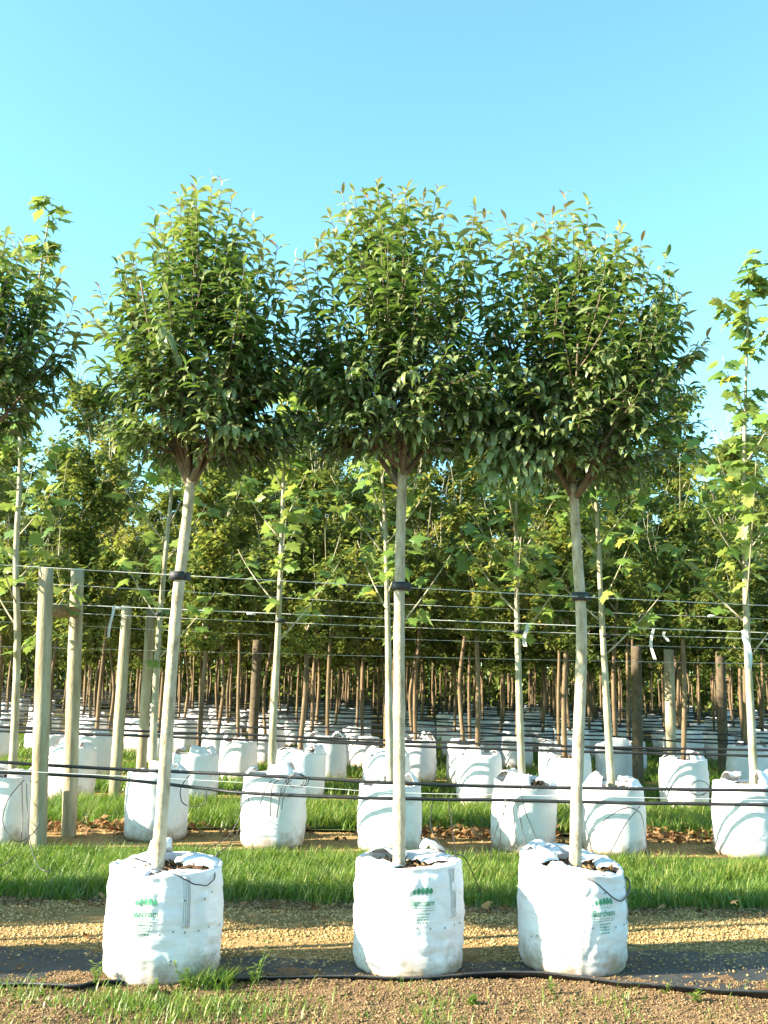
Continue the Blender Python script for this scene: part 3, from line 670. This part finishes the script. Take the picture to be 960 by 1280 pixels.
# ------------------------------------------------------------------ second row: sacks, plane trees, posts, pipes
gen = []
for k in range(5):
    b = Bag(30 + k, .315, .63 + .02 * (k % 3)); e = make_bag(b, nflap=4, detail=40, lifts=(.02, .13)); gen.append((b, e))
used = [False] * 5
def put_bag(k, c, label, group, rz=0, s=1, tilt=(0, 0)):
    e = gen[k][1]
    if used[k]: e = copy_tree(e)
    used[k] = True; e.location = c; e.rotation_euler = (tilt[0], tilt[1], rz); e.scale = (s, s, s); tag(e, label, 'sack', group); return e
S2 = [(8, 1062, 0, 1.0, 'white sack of the second row behind the timber post frame', 0), (193, 1056, 1, 1.0, 'white sack of the second row behind the slanting front trunk', 0),
      (340, 1066, 2, 1.02, 'white sack with a coil of black tube on top', 0), (487, 1072, 3, .98, 'white sack of the second row behind the straight front trunk', 0),
      (652, 1069, 4, 1.0, 'skewed white sack leaning over, tubes hanging down its front', .10), (767, 1073, 0, 1.0, 'white sack of the second row with one arched tube beside it', 0),
      (937, 1078, 1, 1.05, 'white sack of the second row next to a dense patch of fallen leaves', 0)]
c2 = []
for i, (px, py, k, s, lab, tl) in enumerate(S2):
    p = at_z(px, py); R = .315 * s; c = Vector((p.x * (p.y + R) / p.y, p.y + R, .014)); c2.append(c)
    put_bag(k, c, lab, 'white sacks of the second row', i * 1.3, s, (0, tl))
    if tl: c.x += .04
Q_shapes = [lobed_leaf(.25, 1), lobed_leaf(.5, 2), lobed_leaf(.8, 3), lobed_leaf(.15, 4)]
def plane_tree(label, c, path_px, top_px, seed, nleaf=230, zlow=1.75, spread=.75):
    rg = random.Random(seed); base = Vector((c.x, c.y, .55)); tree = empty('plane_tree', base); tag(tree, label, 'tree', 'young plane trees of the second row')
    pts = [Vector((c.x, c.y, .56))] + [at_y(x, y, c.y) for x, y in path_px] + [at_y(*top_px, c.y)]
    path = smooth_path(pts, 7); n = len(path); zt = path[-1].z
    MB().tube([p - base for p in path], [.040 * (1 - .9 * ((p.z - .5) / (zt - .5)) ** 1.15) + .002 for p in path], 9, True, .1, seed).build('trunk', M['bark_p'], tree)
    nodes = [p for p in path if p.z > zlow]; paths = []
    nb = 16
    for k in range(nb):
        f = (k + .5) / nb; p = nodes[min(len(nodes) - 1, int(f * len(nodes)))]; az = k * 2.4 + rg.uniform(-.4, .4); L = (spread * (1.15 - .95 * f ** 1.3)) * rg.uniform(.75, 1.2)
        e = p + Vector((math.cos(az) * L * .72, math.sin(az) * L * .72, L * rg.uniform(.75, 1.05))); m = (p + e) / 2 + Vector((math.cos(az), math.sin(az), -.5)) * .06
        pt = bez(p, m, e, 9); paths.append(pt)
        MB().tube([q - base for q in pt], [.011 * (1 - .5 * f) - (.011 * (1 - .5 * f) - .0025) * i / 8 for i in range(9)], 6, True).build('branch', M['bark_p'], tree)
    paths.append(nodes[-max(8, len(nodes) // 2):])
    P, D, U, S, T, Q = [], [], [], [], [], []
    wts = [1.0] * nb + [4.0]
    for _ in range(nleaf):
        pt = rg.choices(paths, wts)[0]; f = rg.random() ** .7; i = min(len(pt) - 2, int(f * (len(pt) - 1))); q = pt[i].lerp(pt[i + 1], rg.random())
        az = rg.uniform(0, 6.283); d = Vector((math.cos(az), math.sin(az), rg.uniform(-.95, .25))); pet = rg.uniform(.03, .10)
        P.append(q + d.normalized() * pet * .6); D.append(d); U.append((rg.gauss(0, .5) + .4 * math.cos(az), rg.gauss(0, .5) + .4 * math.sin(az) - .25, .9)); S.append(rg.uniform(.14, .27)); T.append(max(0, min(1, .45 + rg.gauss(0, .2) + (.4 if rg.random() < .06 else 0)))); Q.append(rg.randrange(4))
    P = np.array([tuple(p) for p in P]); X, Yv, Z = frames(np.array([tuple(p) for p in D]), np.array(U, dtype=float))
    add_leaves(tree, base, P, X, Yv, Z, np.array(S), np.array(T), np.array(Q), Q_shapes, M['plane'], 'plane', 300, -P[:, 1], 'foliage')
    return tree
plane_tree('tall plane tree behind the timber post frame, its top leaves above the evergreen crown', c2[0], [(18, 920), (22, 800), (20, 700), (25, 600), (30, 480)], (62, 266), 101, 280)
plane_tree('plane tree behind the slanting front trunk', c2[1], [(191, 960), (198, 800), (212, 640), (220, 570)], (232, 470), 102, 240)
plane_tree('plane tree with large pale leaves between the slanting and the straight front trunks', c2[2], [(340, 940), (348, 780), (353, 640), (356, 560)], (362, 470), 103, 290, 1.9, .85)
plane_tree('plane tree hidden behind the straight front trunk', c2[3], [(487, 940), (485, 800), (482, 680), (478, 600)], (470, 500), 104, 240, 1.9, .8)
plane_tree('plane tree between the straight and the broad-crowned front trees', c2[4], [(652, 960), (647, 800), (645, 700), (645, 620)], (642, 520), 105, 270, 1.9, .8)
plane_tree('plane tree close behind the trunk of the broad-crowned tree', c2[5], [(763, 960), (755, 820), (748, 680), (746, 600)], (760, 480), 106, 280, 1.9, .8)
plane_tree('tall plane tree standing free with a leafy leader above everything near it', c2[6], [(942, 980), (934, 800), (931, 680), (930, 580)], (936, 356), 107, 420, 1.75, 1.05)
tie('tree_tie', 'black rubber tie on the plane trunk behind the post frame', 22, 731, c2[0].y, .034, .035, 'black rubber ties of the second row')
tie('tree_tie', 'black rubber tie on the plane trunk behind the slanting trunk', 199, 768, c2[1].y, .034, .035, 'black rubber ties of the second row')
tie('tree_tie', 'black rubber tie on the large-leaved plane trunk', 349, 776, c2[2].y, .034, .035, 'black rubber ties of the second row')
tie('tree_tie', 'black rubber tie on the plane trunk between two front trees', 647, 790, c2[4].y, .034, .035, 'black rubber ties of the second row')
tie('tree_tie', 'black rubber tie on the plane trunk behind the broad-crowned tree', 756, 794, c2[5].y, .034, .035, 'black rubber ties of the second row')

# timber end frame: two posts and a rail
def round_post(b, foot, top, r, seed):
    n = 14; b.tube([foot.lerp(top, i / n) + Vector((.004 * noise.noise((i * .7, seed, 0)), .004 * noise.noise((i * .7, seed, 5)), 0)) for i in range(n + 1)], [r * (1.04 - .08 * i / n) for i in range(n)] + [r * .93], 14, True, .06, seed)
pa, pb = at_z(45, 1066), at_z(84, 1048)
pa.y += .07; pb.y += .07
fr = empty('strainer_posts', pa); tag(fr, 'two pale round timber posts joined by a short rail', 'post frame')
ta, tb_ = at_y(58, 710, pa.y), at_y(97, 711, pb.y)
b = MB(); round_post(b, Vector((0, 0, -.2)), ta - pa, .074, 1); b.build('post', M['timber'], fr)
b = MB(); round_post(b, pb - pa - Vector((0, 0, .2)), tb_ - pa, .072, 2); b.build('post', M['timber'], fr)
ra, rb = at_y(60, 764, pa.y), at_y(96, 765, pb.y); b = MB(); round_post(b, ra - pa, rb - pa, .058, 3); b.build('rail', M['rail'], fr)
def post(px, ytop, Y, r, label, seed, name='timber_post', mat='timber'):
    t = at_y(px, ytop, Y); f = Vector((t.x - .02, Y, -.1)); b = MB(); round_post(b, Vector((0, 0, 0)), t - f, r, seed); o = b.build(name, M[mat], None, f); tag(o, label, 'post', 'timber posts between the rows')
post(159, 757, rows[1] - .45, .072, 'round timber post behind the post frame, front of a pair', 4)
post(189, 762, rows[1] + .5, .07, 'darker round timber post behind the post frame, rear of a pair', 5)
post(322, 800, rows[3] - .4, .09, 'shade-darkened timber post behind the large-leaved plane tree', 6, mat='post_shaded')
post(795, 808, rows[2] - .45, .085, 'shade-darkened timber post behind the broad-crowned tree', 7, mat='post_shaded')
post(836, 812, rows[2] + .35, .085, 'pale timber post beside the shade-darkened one behind the broad-crowned tree', 8)
post(900, 815, rows[3] - .3, .09, 'timber post deep in the rows behind the free-standing plane tree', 9, mat='post_shaded')

def pipe(label, pts, Y, r, group, wob=.006, seed=0, mat='pipe', name='irrigation_pipe', cat='pipe'):
    P = smooth_path([at_y(p[0], p[1], p[2] if len(p) > 2 else Y) for p in pts], 8); c = P[0].copy()
    P = [p - c + Vector((0, wob * noise.noise((i * .3, seed, 3)), wob * noise.noise((i * .3, seed, 0)))) for i, p in enumerate(P)]
    o = MB().tube(P, r, 7).build(name, M[mat], None, c); return tag(o, label, cat, group)
YP = 9.5
FRX = [q[0] for q in S2]; FRY = [c2[i].y - .315 * S2[i][3] - .05 for i in range(7)]
def along(x, Y): return float(np.interp(x, FRX, FRY)) + Y - YP      # just before the sacks of the second row
def onrow(pts, d): return [(x, y, along(x, YP + d)) for x, y in pts]
pipe('thick black irrigation pipe on the post frame, upper of two', onrow([(-150, 945), (0, 953), (160, 962), (320, 969), (480, 978), (620, 983), (800, 986), (960, 988), (1100, 989)], 0), YP, .0165, 'irrigation pipes', seed=1)
pipe('thick black irrigation pipe on the post frame, lower of two', onrow([(-150, 958), (0, 965), (130, 972), (250, 985), (320, 992), (480, 998), (620, 1000), (800, 1004), (960, 1006), (1100, 1009)], -.02), YP - .02, .0165, 'irrigation pipes', seed=2)
wire('wire strung between the two thick pipes', [(-120, 960), (0, 963), (300, 978), (480, 990), (640, 994), (960, 1000), (1100, 1003)], 9.55, .003, 'training wires')
pipe('black irrigation pipe of the third row, upper of two', [(-150, 903), (0, 908), (320, 919), (640, 931), (960, 938), (1100, 941)], rows[1] - .37, .015, 'irrigation pipes', seed=3)
pipe('black irrigation pipe of the third row, lower of two', [(-150, 908), (0, 914), (320, 925), (640, 937), (960, 945), (1100, 948)], rows[1] - .40, .017, 'irrigation pipes', seed=4)

def drip(label, pts, r=.0045):
    pts = [(x, y, along(x, Y) if 8.4 < Y < 9.6 else Y) for x, y, Y in pts]
    return pipe(label, pts, None, r, 'thin black drip tubes', .004, len(label), name='drip_tube', cat='tube')
f1, f2, f3 = [c.y - .05 for c in C]
drip('black drip tube looped over the rim of the leaning-tree sack', [(190, 1086, f1 - .15), (215, 1091, f1 - .26), (236, 1102, f1 - .27), (256, 1107, f1 - .20), (268, 1098, f1 - .1), (268, 1084, f1), (272, 1068, f1 + .4), (290, 1052, 7.2), (306, 1020, 9.2), (312, 992, YP - .02)], .0036)
drip('grey drip tube arching from the leaning-tree sack to the lower pipe', [(225, 1082, f1 + .05), (250, 1066, 6.2), (285, 1045, 8), (300, 1018, 9.3), (303, 990, YP - .02)], .0036)
drip('black drip tube trailing from the middle sack into the grass', [(545, 1082, f2 + .1), (575, 1068, 6), (590, 1090, 6.6), (602, 1118, 7.3)], .0036)
drip('thin drip tube dangling from the pipe behind the middle sack', [(541, 1001, YP - .02), (538, 1030, 9.3), (548, 1052, 9.0), (565, 1066, 8.6), (575, 1062, 8.9)], .0045)
drip('drip tube hanging straight beside the middle sack', [(560, 998, YP - .02), (566, 1040, 9.1), (570, 1068, 8.9), (574, 1080, 8.7)], .0045)
drip('black drip tube looped over the low rim of the emblem sack', [(700, 1094, f3 - .1), (724, 1094, f3 - .2), (745, 1104, f3 - .285), (765, 1121, f3 - .275), (777, 1126, f3 - .2), (786, 1115, f3 - .08), (786, 1100, f3 + .05), (770, 1092, f3 + .1)], .0045)
drip('black drip tubes arching over the sack behind the broad-crowned tree', [(740, 1040, 9.35), (760, 1022, 9.42), (782, 1010, 9.45), (800, 1016, 9.45), (806, 1040, 9.4), (810, 1066, 9.2), (822, 1088, 8.6)])
drip('second black drip tube arching towards the emblem sack', [(800, 1008, 9.45), (782, 1030, 9.4), (768, 1056, 9.2), (755, 1082, 8.2)])
for j, (xa, xb, yb) in enumerate(((633, 622, 1092), (640, 646, 1062), (645, 658, 1062), (650, 676, 1060), (637, 610, 1085))):
    drip('black drip tube hanging down the front of the skewed sack', [(xa, 984, YP - .02), (xa + (xb - xa) * .2, 1010, 9.42), (xa + (xb - xa) * .6, 1036, 9.38), (xb, yb, 9.3 if yb < 1070 else 8.6)])
coil = [(330 + 12 * math.cos(a * .9) + 38 + a * .4, 976 + 8 * math.sin(a * .9), YP - .03 - .012 * (i % 3)) for i, a in enumerate([k * .7 for k in range(24)])]
drip('coil of black drip tube on the sack of the large-leaved plane tree', coil)
for j, (xa, xb, yb) in enumerate(((332, 325, 1008), (340, 338, 1020), (352, 346, 1022), (356, 352, 1012))):
    drip('short black tube end hanging on the sack below the coil', [(xa + 8, 975, YP - .02), (xa, 985, 9.44), (xb, yb, 9.44)])
drip('grey drip tube curling round the foot of the post frame', [(30, 975, YP - .02), (10, 1000, 9.3), (4, 1030, 9.3), (22, 1052, 9.2), (46, 1035, 9.3), (50, 1000, 9.38), (38, 976, YP - .02)])
drip('black drip tube dropping beside the post frame', [(27, 978, YP - .02), (28, 1030, 9.35), (24, 1058, 9.1), (10, 1078, 8.4), (-10, 1085, 8.0)])
drip('black drip tube on the ground in front of the post frame', [(33, 980, YP - .02), (36, 1040, 9.2), (46, 1080, 8.2), (62, 1090, 8.0)])
drip('coil of black drip tube on a third-row sack', [(x + 12 * math.cos(a), 985 + 9 * math.sin(a), rows[1] - .36) for x, a in [(872 + k * .3, k * .8) for k in range(14)]])
drip('black drip loop hanging on the sack behind the slanting trunk', [(238, 968, 9.46), (226, 985, 9.44), (228, 1003, 9.44), (240, 1008, 9.42), (256, 1004, 9.44), (258, 985, 9.46)], .005)
def ribbon(label, px, y0, y1, Y, w_=.03, seed=0, name='plastic_tag'):
    a = at_y(px, y0, Y); n = 9; V, F = [], []; L = (a - at_y(px, y1, Y)).length
    for i in range(n + 1):
        q = i / n; x = .02 * math.sin(q * 4 + seed); y = -.008 + .02 * math.cos(q * 5 + seed) - .02
        tw = .6 * math.sin(q * 3 + seed)
        for s in (-1, 1): V.append((x + s * w_ / 2 * math.cos(tw), y + s * w_ / 2 * math.sin(tw), -L * q))
    F = [(2 * i, 2 * i + 2, 2 * i + 3, 2 * i + 1) for i in range(n)]; k = len(V)
    V += [(x, y + .002, z) for x, y, z in V]; F += [tuple(k + q for q in f[::-1]) for f in F]
    b = MB(); b.add(V, F); tag(b.build(name, M['tag'], None, a), label, 'tag', 'pale plastic tags on the wires')
yb2 = Y2 - .06
ribbon('white plastic ribbon hanging from the bright wire near the timber posts', 141, 757, 797, yb2, .028, 1)
ribbon('white plastic ribbon on the wire beside the trunk between two front trees', 657, 781, 808, yb2, .04, 2)
ribbon('twisted white ribbon with a knot hanging from the bright wire', 815, 786, 824, yb2, .03, 3)
ribbon('short white ribbon next to the knotted one', 831, 790, 802, yb2, .03, 4)
ribbon('pale plastic film tied round the free-standing plane trunk', 932, 788, 836, c2[6].y - .045, .06, 5)
for px, py, lab in ((146, 760, 'pale grey wire joiner near the timber posts'), (314, 767, 'pale grey wire joiner by the large-leaved plane tree'), (757, 795, 'grey wire joiner by the broad-crowned tree'), (890, 770, 'twisted wire joint near the free-standing plane tree')):
    p = at_y(px, py, yb2); o = MB().tube([(-.045, 0, 0), (-.04, 0, 0), (.04, 0, -.002), (.045, 0, -.002)], [.006, .014, .014, .006], 8).build('wire_joiner', M['tag'], None, p); tag(o, lab, 'wire joiner', 'wire joiners')

# ------------------------------------------------------------------ the rows behind
def row_tree(seed, H=5.2, zlow=1.75, rad=.72, ntw=330, lpt=25, lsize=(.065, .115), warm=0.0):
    rg = random.Random(seed); e = empty('nursery_tree', (0, 0, 0)); H0 = .56
    path = smooth_path([(0, 0, H0)] + [Vector((.04 * rg.gauss(0, 1), .04 * rg.gauss(0, 1), z)) for z in (1.4, 2.2, 3.0, 3.8, 4.6)] + [(0, 0, H)], 4)
    MB().tube(path, [.033 * (1 - .9 * ((p.z - H0) / (H - H0)) ** 1.2) + .002 for p in path], 8, True, .1, seed).build('trunk', M['bark_b'], e)
    nodes = [p for p in path if p.z > zlow - .1]; limbs = []; b = MB(); nb = 16
    for k in range(nb):
        f = (k + .5) / nb; p = nodes[int(f * len(nodes))]; az = k * 2.4 + rg.uniform(-.4, .4); L = rad * (1.15 - .75 * f) * rg.uniform(.8, 1.15)
        q = p + Vector((math.cos(az) * L * .8, math.sin(az) * L * .8, L * rg.uniform(.7, 1.1))); pt = bez(p, (p + q) / 2 + Vector((math.cos(az), math.sin(az), -.3)) * .07, q, 6); limbs.append(pt)
        b.tube(pt, [.014 - .011 * i / 5 for i in range(6)], 5, False)
    for k in range(46):
        p = rg.choice([q for l in limbs for q in l[1:]]); L = rg.uniform(.35, .9); az = rg.uniform(0, 6.283)
        b.tube(bez(p, p + Vector((math.cos(az) * .12, math.sin(az) * .12, L * .5)), p + Vector((math.cos(az) * .2, math.sin(az) * .2, L)), 4), [.006, .005, .004, .0025], 4, False)
    tag(b.build('branches', M['bark_p'], e), kind='stuff')
    lim = [p for l in limbs for p in l[1:]] + nodes
    P, D, U, S, T = [], [], [], [], []
    for k in range(ntw):
        p = rg.choice(lim)
        if p.z > 3.6 and rg.random() < .45: p = rg.choice(lim)
        az = rg.uniform(0, 6.283); L = rg.uniform(.18, .42); el = rg.uniform(-.25, .9)
        d = Vector((math.cos(az), math.sin(az), el)).normalized(); tt = .43 + rg.gauss(0, .16) + warm + .1 * (p.z - 3) / 2
        for j in range(lpt):
            q = p + d * L * (j + rg.random()) / lpt + Vector((rg.gauss(0, .035), rg.gauss(0, .035), rg.gauss(0, .035))); a2 = rg.uniform(0, 6.283)
            P.append(tuple(q)); D.append((math.cos(a2), math.sin(a2), rg.uniform(-.9, .3))); U.append((rg.gauss(0, .4), rg.gauss(0, .4), 1)); S.append(rg.uniform(*lsize)); T.append(tt + rg.gauss(0, .2))
    P = np.array(P); fr_ = frames(np.array(D), np.array(U, dtype=float)); V, F, t = scatter(small_leaf, P, *fr_, np.array(S), np.clip(T, 0, 1))
    tag(mesh_obj('crown', np_mesh('crown', V, F, M['back'], t), e), kind='stuff'); return e
protos = [row_tree(201, 5.3, 2.25, .8), row_tree(202, 5.0, 2.35, .9, 340, 25, (.07, .12), .08), row_tree(203, 5.5, 2.15, .72, 330, 26, (.055, .095), -.06),
          row_tree(204, 5.1, 2.4, .85, 330, 25, (.065, .105), .18), row_tree(205, 5.4, 2.1, .8, 340, 26, (.07, .11), -.1)]
pused = [False] * 5
ords = ['third', 'fourth', 'fifth', 'sixth', 'seventh', 'eighth', 'ninth', 'tenth', 'eleventh', 'twelfth', 'thirteenth', 'fourteenth', 'fifteenth']
rr = random.Random(99)
simple_bags = []
for k in range(4):
    bb = Bag(60 + k, .315, .6 + .03 * k); e = empty('planting_sack', (0, 0, 0)); mesh_obj('sack_wall', bb.body(26, 10), e); mesh_obj('mulch', bb.soil(12), e); mesh_obj('flap', bb.flap(rr.uniform(0, 6), 1.2, .16, .05, k), e)
    simple_bags.append(e)
sused = [False] * 4
ROW3 = [-70, 87, 243, 372, 483, 600, 705, 857, 1010]
L3 = ['far beyond the timber posts', 'behind the pair of pale timber posts', 'behind the drip loop and the slanting trunk', 'behind the coil-topped sack', 'behind the straight front trunk', 'beside the skewed sack', 'behind the skewed sack', 'with a tube coil, above the patch of fallen leaves', 'beyond the free-standing plane tree']
ROW4 = [-40, 115, 297, 408, 520, 582, 700, 772, 935, 1030]
for ri in range(1, 13):
    Yr = rows[ri]; od = ords[ri - 1]
    if ri == 1: xs = [at_y(px, 1000, Yr).x for px in ROW3]
    elif ri == 2: xs = [at_y(px, 970, Yr).x for px in ROW4]
    else:
        half = .40 * Yr + 1.2; step = 1.0 if ri < 9 else 1.15; x = -half + rr.uniform(0, 1); xs = []
        while x < half: xs.append(x); x += step * rr.uniform(.85, 1.15)
    for xi, x in enumerate(xs):
        y = Yr + rr.uniform(-.12, .12); c = Vector((x, y, .012)); lab = 'white planting sack in the %s row back' % od if ri > 1 else 'white third-row sack ' + L3[xi]
        if ri > 3 and rr.random() < .05 * ri: pass
        elif ri <= 2: put_bag(rr.randrange(5), c, lab, 'white sacks of the %s row' % od, rr.uniform(0, 6), rr.uniform(.93, 1.05), (0, rr.gauss(0, .05)))
        else:
            k = rr.randrange(4); e = simple_bags[k]
            if sused[k]: e = copy_tree(e)
            sused[k] = True; e.location = c; e.rotation_euler = (rr.gauss(0, .04), rr.gauss(0, .06), rr.uniform(0, 6)); s = rr.uniform(.85, 1.08); e.scale = (s, s, s * rr.uniform(.82, 1.12)); tag(e, lab, 'sack', 'white sacks of the %s row' % od)
        k = rr.randrange(5); e = protos[k]
        if pused[k]: e = copy_tree(e)
        pused[k] = True; e.location = (x + rr.uniform(-.03, .03), y, 0); e.rotation_euler = (rr.gauss(0, .012), rr.gauss(0, .015), rr.uniform(0, 6.28)); s = rr.uniform(.92, 1.1); e.scale = (s, s, s * rr.uniform(.95, 1.08))
        tag(e, 'slim leafy nursery tree in the %s row back' % od if ri > 1 else 'slim tree in the third-row sack ' + L3[xi], 'tree', 'nursery trees of the %s row' % od)
    if ri >= 2:
        for q, (z, r_) in enumerate(((.84, .014), (.70, .016))):
            h = .42 * Yr + 2; P = [Vector((-h + 2 * h * i / 30, Yr - .38 - .02 * q, z + .035 * math.sin(i * .9 + ri + q * 2) - .012 * (-h + 2 * h * i / 30))) for i in range(31)]
            o = MB().tube([p - P[0] for p in P], r_, 5).build('irrigation_pipe', M['pipe'], None, P[0]); tag(o, 'black irrigation pipe of the %s row, %s of two' % (od, ('upper', 'lower')[q]), 'pipe', 'irrigation pipes')
# the wood of further rows that closes the view
def far_wood():
    r = np.random.default_rng(5); n = 110000; Y = 48 + 12 * r.random(n); X = (r.random(n) * 2 - 1) * 32; Zc = np.where(r.random(n) < .3, .1 + 2.2 * r.random(n), 1.6 + 4.8 * r.random(n) ** .9)
    fr_ = frames(r.normal(size=(n, 3)), np.stack([.4 * r.normal(size=n), .4 * r.normal(size=n), np.ones(n)], 1))
    V, F, t = scatter(small_leaf, np.stack([X, Y, Zc], 1), *fr_, .2 + .2 * r.random(n), np.clip(.4 + .2 * r.normal(size=n), 0, 1))
    e = empty('far_wood', (0, 47, 0)); tag(e, 'far rows of nursery trees closing the view between the trunks', 'trees', kind='stuff')
    V[:, 1] -= 47; tag(mesh_obj('foliage', np_mesh('foliage', V, F, M['back'], t), e), kind='stuff')
    b = MB(); rg = random.Random(4)
    for k in range(520):
        x, y = rg.uniform(-30, 30), rg.uniform(0, 12); b.tube([(x, y, 0), (x + rg.gauss(0, .04), y, 2), (x, y, 4.5)], [.06, .05, .02], 5, False)
    tag(b.build('trunks', M['bark_b'], e), kind='stuff')
far_wood()

# ------------------------------------------------------------------ black sheet, weeds, fallen leaves
def ground_sheet():
    near = [(-200, 1240), (0, 1238), (60, 1241), (95, 1243), (130, 1236), (220, 1236), (300, 1233), (370, 1230), (440, 1229), (520, 1232), (620, 1226), (700, 1230), (780, 1240), (870, 1248), (960, 1254), (1150, 1262)]
    P = smooth_path([at_z(x, y) for x, y in near], 8); V, F = [], []; m = 12; n = len(P)
    for i, p in enumerate(P):
        lip = .018 + .018 * max(0, noise.noise((p.x * 2.2, 3, 0)) + .35) + .018 * min(1, max(0, (p.x - .3) / .4))
        j_off = .012 * noise.noise((p.x * 6, 0, 1)); dp = max(.3, sheet_far(p.x) + .12 - p.y)
        for j in range(m + 1):
            q = j / m
            if j < 4: a = (1 - j / 3) * 2.6; y = p.y + j_off + lip * 1.3 * (1 - math.cos(a)) * (.4 if a > 1.57 else 1) * .5 - .0; z = .02 + lip * math.sin(min(a, 2.0)) * .95; y = p.y + j_off + (.02 if j == 0 else 0) - lip * (math.sin(a * .6) if j else .4)
            else: y = p.y + j_off + .02 + dp * ((j - 3) / (m - 3)); z = .022 + .008 * noise.noise((p.x * 9, y * 9, 2)) - .012 * max(0, q - .6)
            V.append((p.x, y, z))
    for i in range(n - 1):
        for j in range(m): a = i * (m + 1) + j; F.append((a, a + m + 1, a + m + 2, a + 1))
    k = len(V); V += [(x, y, z - .0025) for x, y, z in V]; F += [tuple(k + q for q in f[::-1]) for f in F]
    b = MB(); b.add(V, F); tag(b.build('ground_sheet', M['sheet']), 'black plastic ground sheet with curled muddy edge under the front sacks', 'plastic sheet')
ground_sheet()
pebbles('gravel', 1500, 5.85, 6.3, .0035, .011, M['pebble'], .026, 'gravel spilled over the black ground sheet', 'gravel', seed=14, dens=2.6, power=.5)

def weed(label, px, py, h, seed, nst=3):
    rg = random.Random(seed); p = at_z(px, py); e = empty('weed', p); tag(e, label, 'weed', 'weeds in front of the sacks')
    P, D, U, S, T = [], [], [], [], []; b = MB()
    for k in range(nst):
        a = rg.uniform(0, 6.28); hh = h * rg.uniform(.5, 1); tp = Vector((math.cos(a) * hh * .35, math.sin(a) * hh * .2, hh)); pt = bez(Vector((0, 0, 0)), Vector((0, 0, hh * .6)), tp, 7); b.tube(pt, [.0035 - .0004 * i for i in range(7)], 5)
        for i in range(12):
            q = pt[min(6, 1 + i // 2)]; a2 = rg.uniform(0, 6.28); P.append(tuple(q + Vector((rg.gauss(0, .006), rg.gauss(0, .006), rg.uniform(0, .02))))); D.append((math.cos(a2), math.sin(a2), .5)); U.append((0, 0, 1.)); S.append(rg.uniform(.02, .045)); T.append(rg.uniform(.3, .9))
    b.build('stem', M['grass'], e); fr_ = frames(np.array(D), np.array(U)); V, F, t = scatter(L_shapes[0], np.array(P), *fr_, np.array(S), np.array(T)); tag(mesh_obj('leaves', np_mesh('leaves', V, F, M['grass'], t, True), e), kind='stuff')
for a in (('tall thin seedling between the leaning-tree sack and the middle sack', 322, 1238, .27, 1, 2), ('bushy seedling beside the tall thin one', 315, 1236, .12, 2, 4), ('leafy weed against the muddy foot of the leaning-tree sack', 228, 1243, .15, 3, 4),
          ('small weed against the leaning-tree sack, left of the leafy one', 190, 1247, .08, 4, 4), ('small weed at the curled sheet edge by the emblem sack', 690, 1246, .08, 5, 3), ('lone upright weed on the sheet edge beyond the emblem sack', 833, 1250, .09, 6, 1),
          ('spreading weed on the soil before the middle sack', 590, 1262, .06, 7, 5), ('weed on the sheet edge at the far side of the leaning-tree sack', 120, 1238, .12, 8, 5), ('small weed on the soil beyond the emblem sack', 870, 1258, .07, 9, 4)): weed(*a)

def litter(name, label, n, yf, seed, s0=.06, s1=.13):
    r = np.random.default_rng(seed); X = (r.random(n) * 2 - 1) * 4.8; Yv = yf(r, n, X); a = r.random(n) * 6.283
    k = np.array([noise.noise((x * 1.1, 5, seed)) > -.12 + .3 * (q - .5) for x, q in zip(X, r.random(n))]); X, Yv, a = X[k], Yv[k], a[k]; n = len(X)
    D = np.stack([np.cos(a), np.sin(a), .5 * r.normal(size=n)], 1); U = np.stack([.6 * r.normal(size=n), .6 * r.normal(size=n), np.ones(n)], 1)
    Vs, Fs, Ts, off = [], [], [], 0; sh = r.integers(0, 3, n); fr_ = frames(D, U); S = s0 + (s1 - s0) * r.random(n); P = np.stack([X, Yv, .03 + .08 * r.random(n)], 1); T = r.random(n)
    shapes = [lobed_leaf(1.3, 21), lobed_leaf(1.8, 22), lobed_leaf(.9, 23)]
    for q in range(3):
        m = sh == q; V, F, t = scatter(shapes[q], P[m], fr_[0][m], fr_[1][m], fr_[2][m], S[m], T[m]); Vs.append(V); Fs += [f + off for f in F]; Ts.append(t); off += len(V)
    tag(mesh_obj(name, np_mesh(name, np.concatenate(Vs), Fs, M['litter'], np.concatenate(Ts))), label, 'fallen leaves', kind='stuff')
litter('fallen_leaves', 'drift of brown fallen leaves behind the second row of sacks', 1300, lambda r, n, X: 10.95 + .2 * r.normal(size=n), 41, .06, .125)
litter('fallen_leaves', 'scattered brown leaves on the gravel under the second row', 60, lambda r, n, X: 9.8 + .9 * r.random(n), 42, .05, .1)
litter('fallen_leaves', 'few brown leaves blown over the gravel behind the front sacks', 46, lambda r, n, X: 6.3 + 1.3 * r.random(n), 43, .04, .09)
FL = [lobed_leaf(1.6, 31 + k) for k in range(3)]
fm = [np_mesh('fallen_leaf', *FL[k], M['litter'], np.full(len(FL[k][0]), .3 + .25 * k)) for k in range(3)]
for i, (px, py, lab) in enumerate(((350, 1134, 'pair of'), (375, 1132, ''), (421, 1137, ''), (40, 1131, ''), (312, 1134, ''), (823, 1143, ''), (873, 1143, ''), (926, 1148, ''), (600, 1140, ''), (655, 1136, ''), (381, 1088, ''), (95, 1132, ''))):
    p = at_z(px, py); o = mesh_obj('fallen_leaf', fm[i % 3], None, (p.x, p.y - .03, .045)); o.rotation_euler = (rr.gauss(0, .4), rr.gauss(.2, .3), rr.uniform(0, 6.28)); s = rr.uniform(.09, .14); o.scale = (s, s, s)
    tag(o, 'curled brown fallen leaf where the grass strip meets the gravel', 'leaf', 'single fallen leaves by the grass strip')
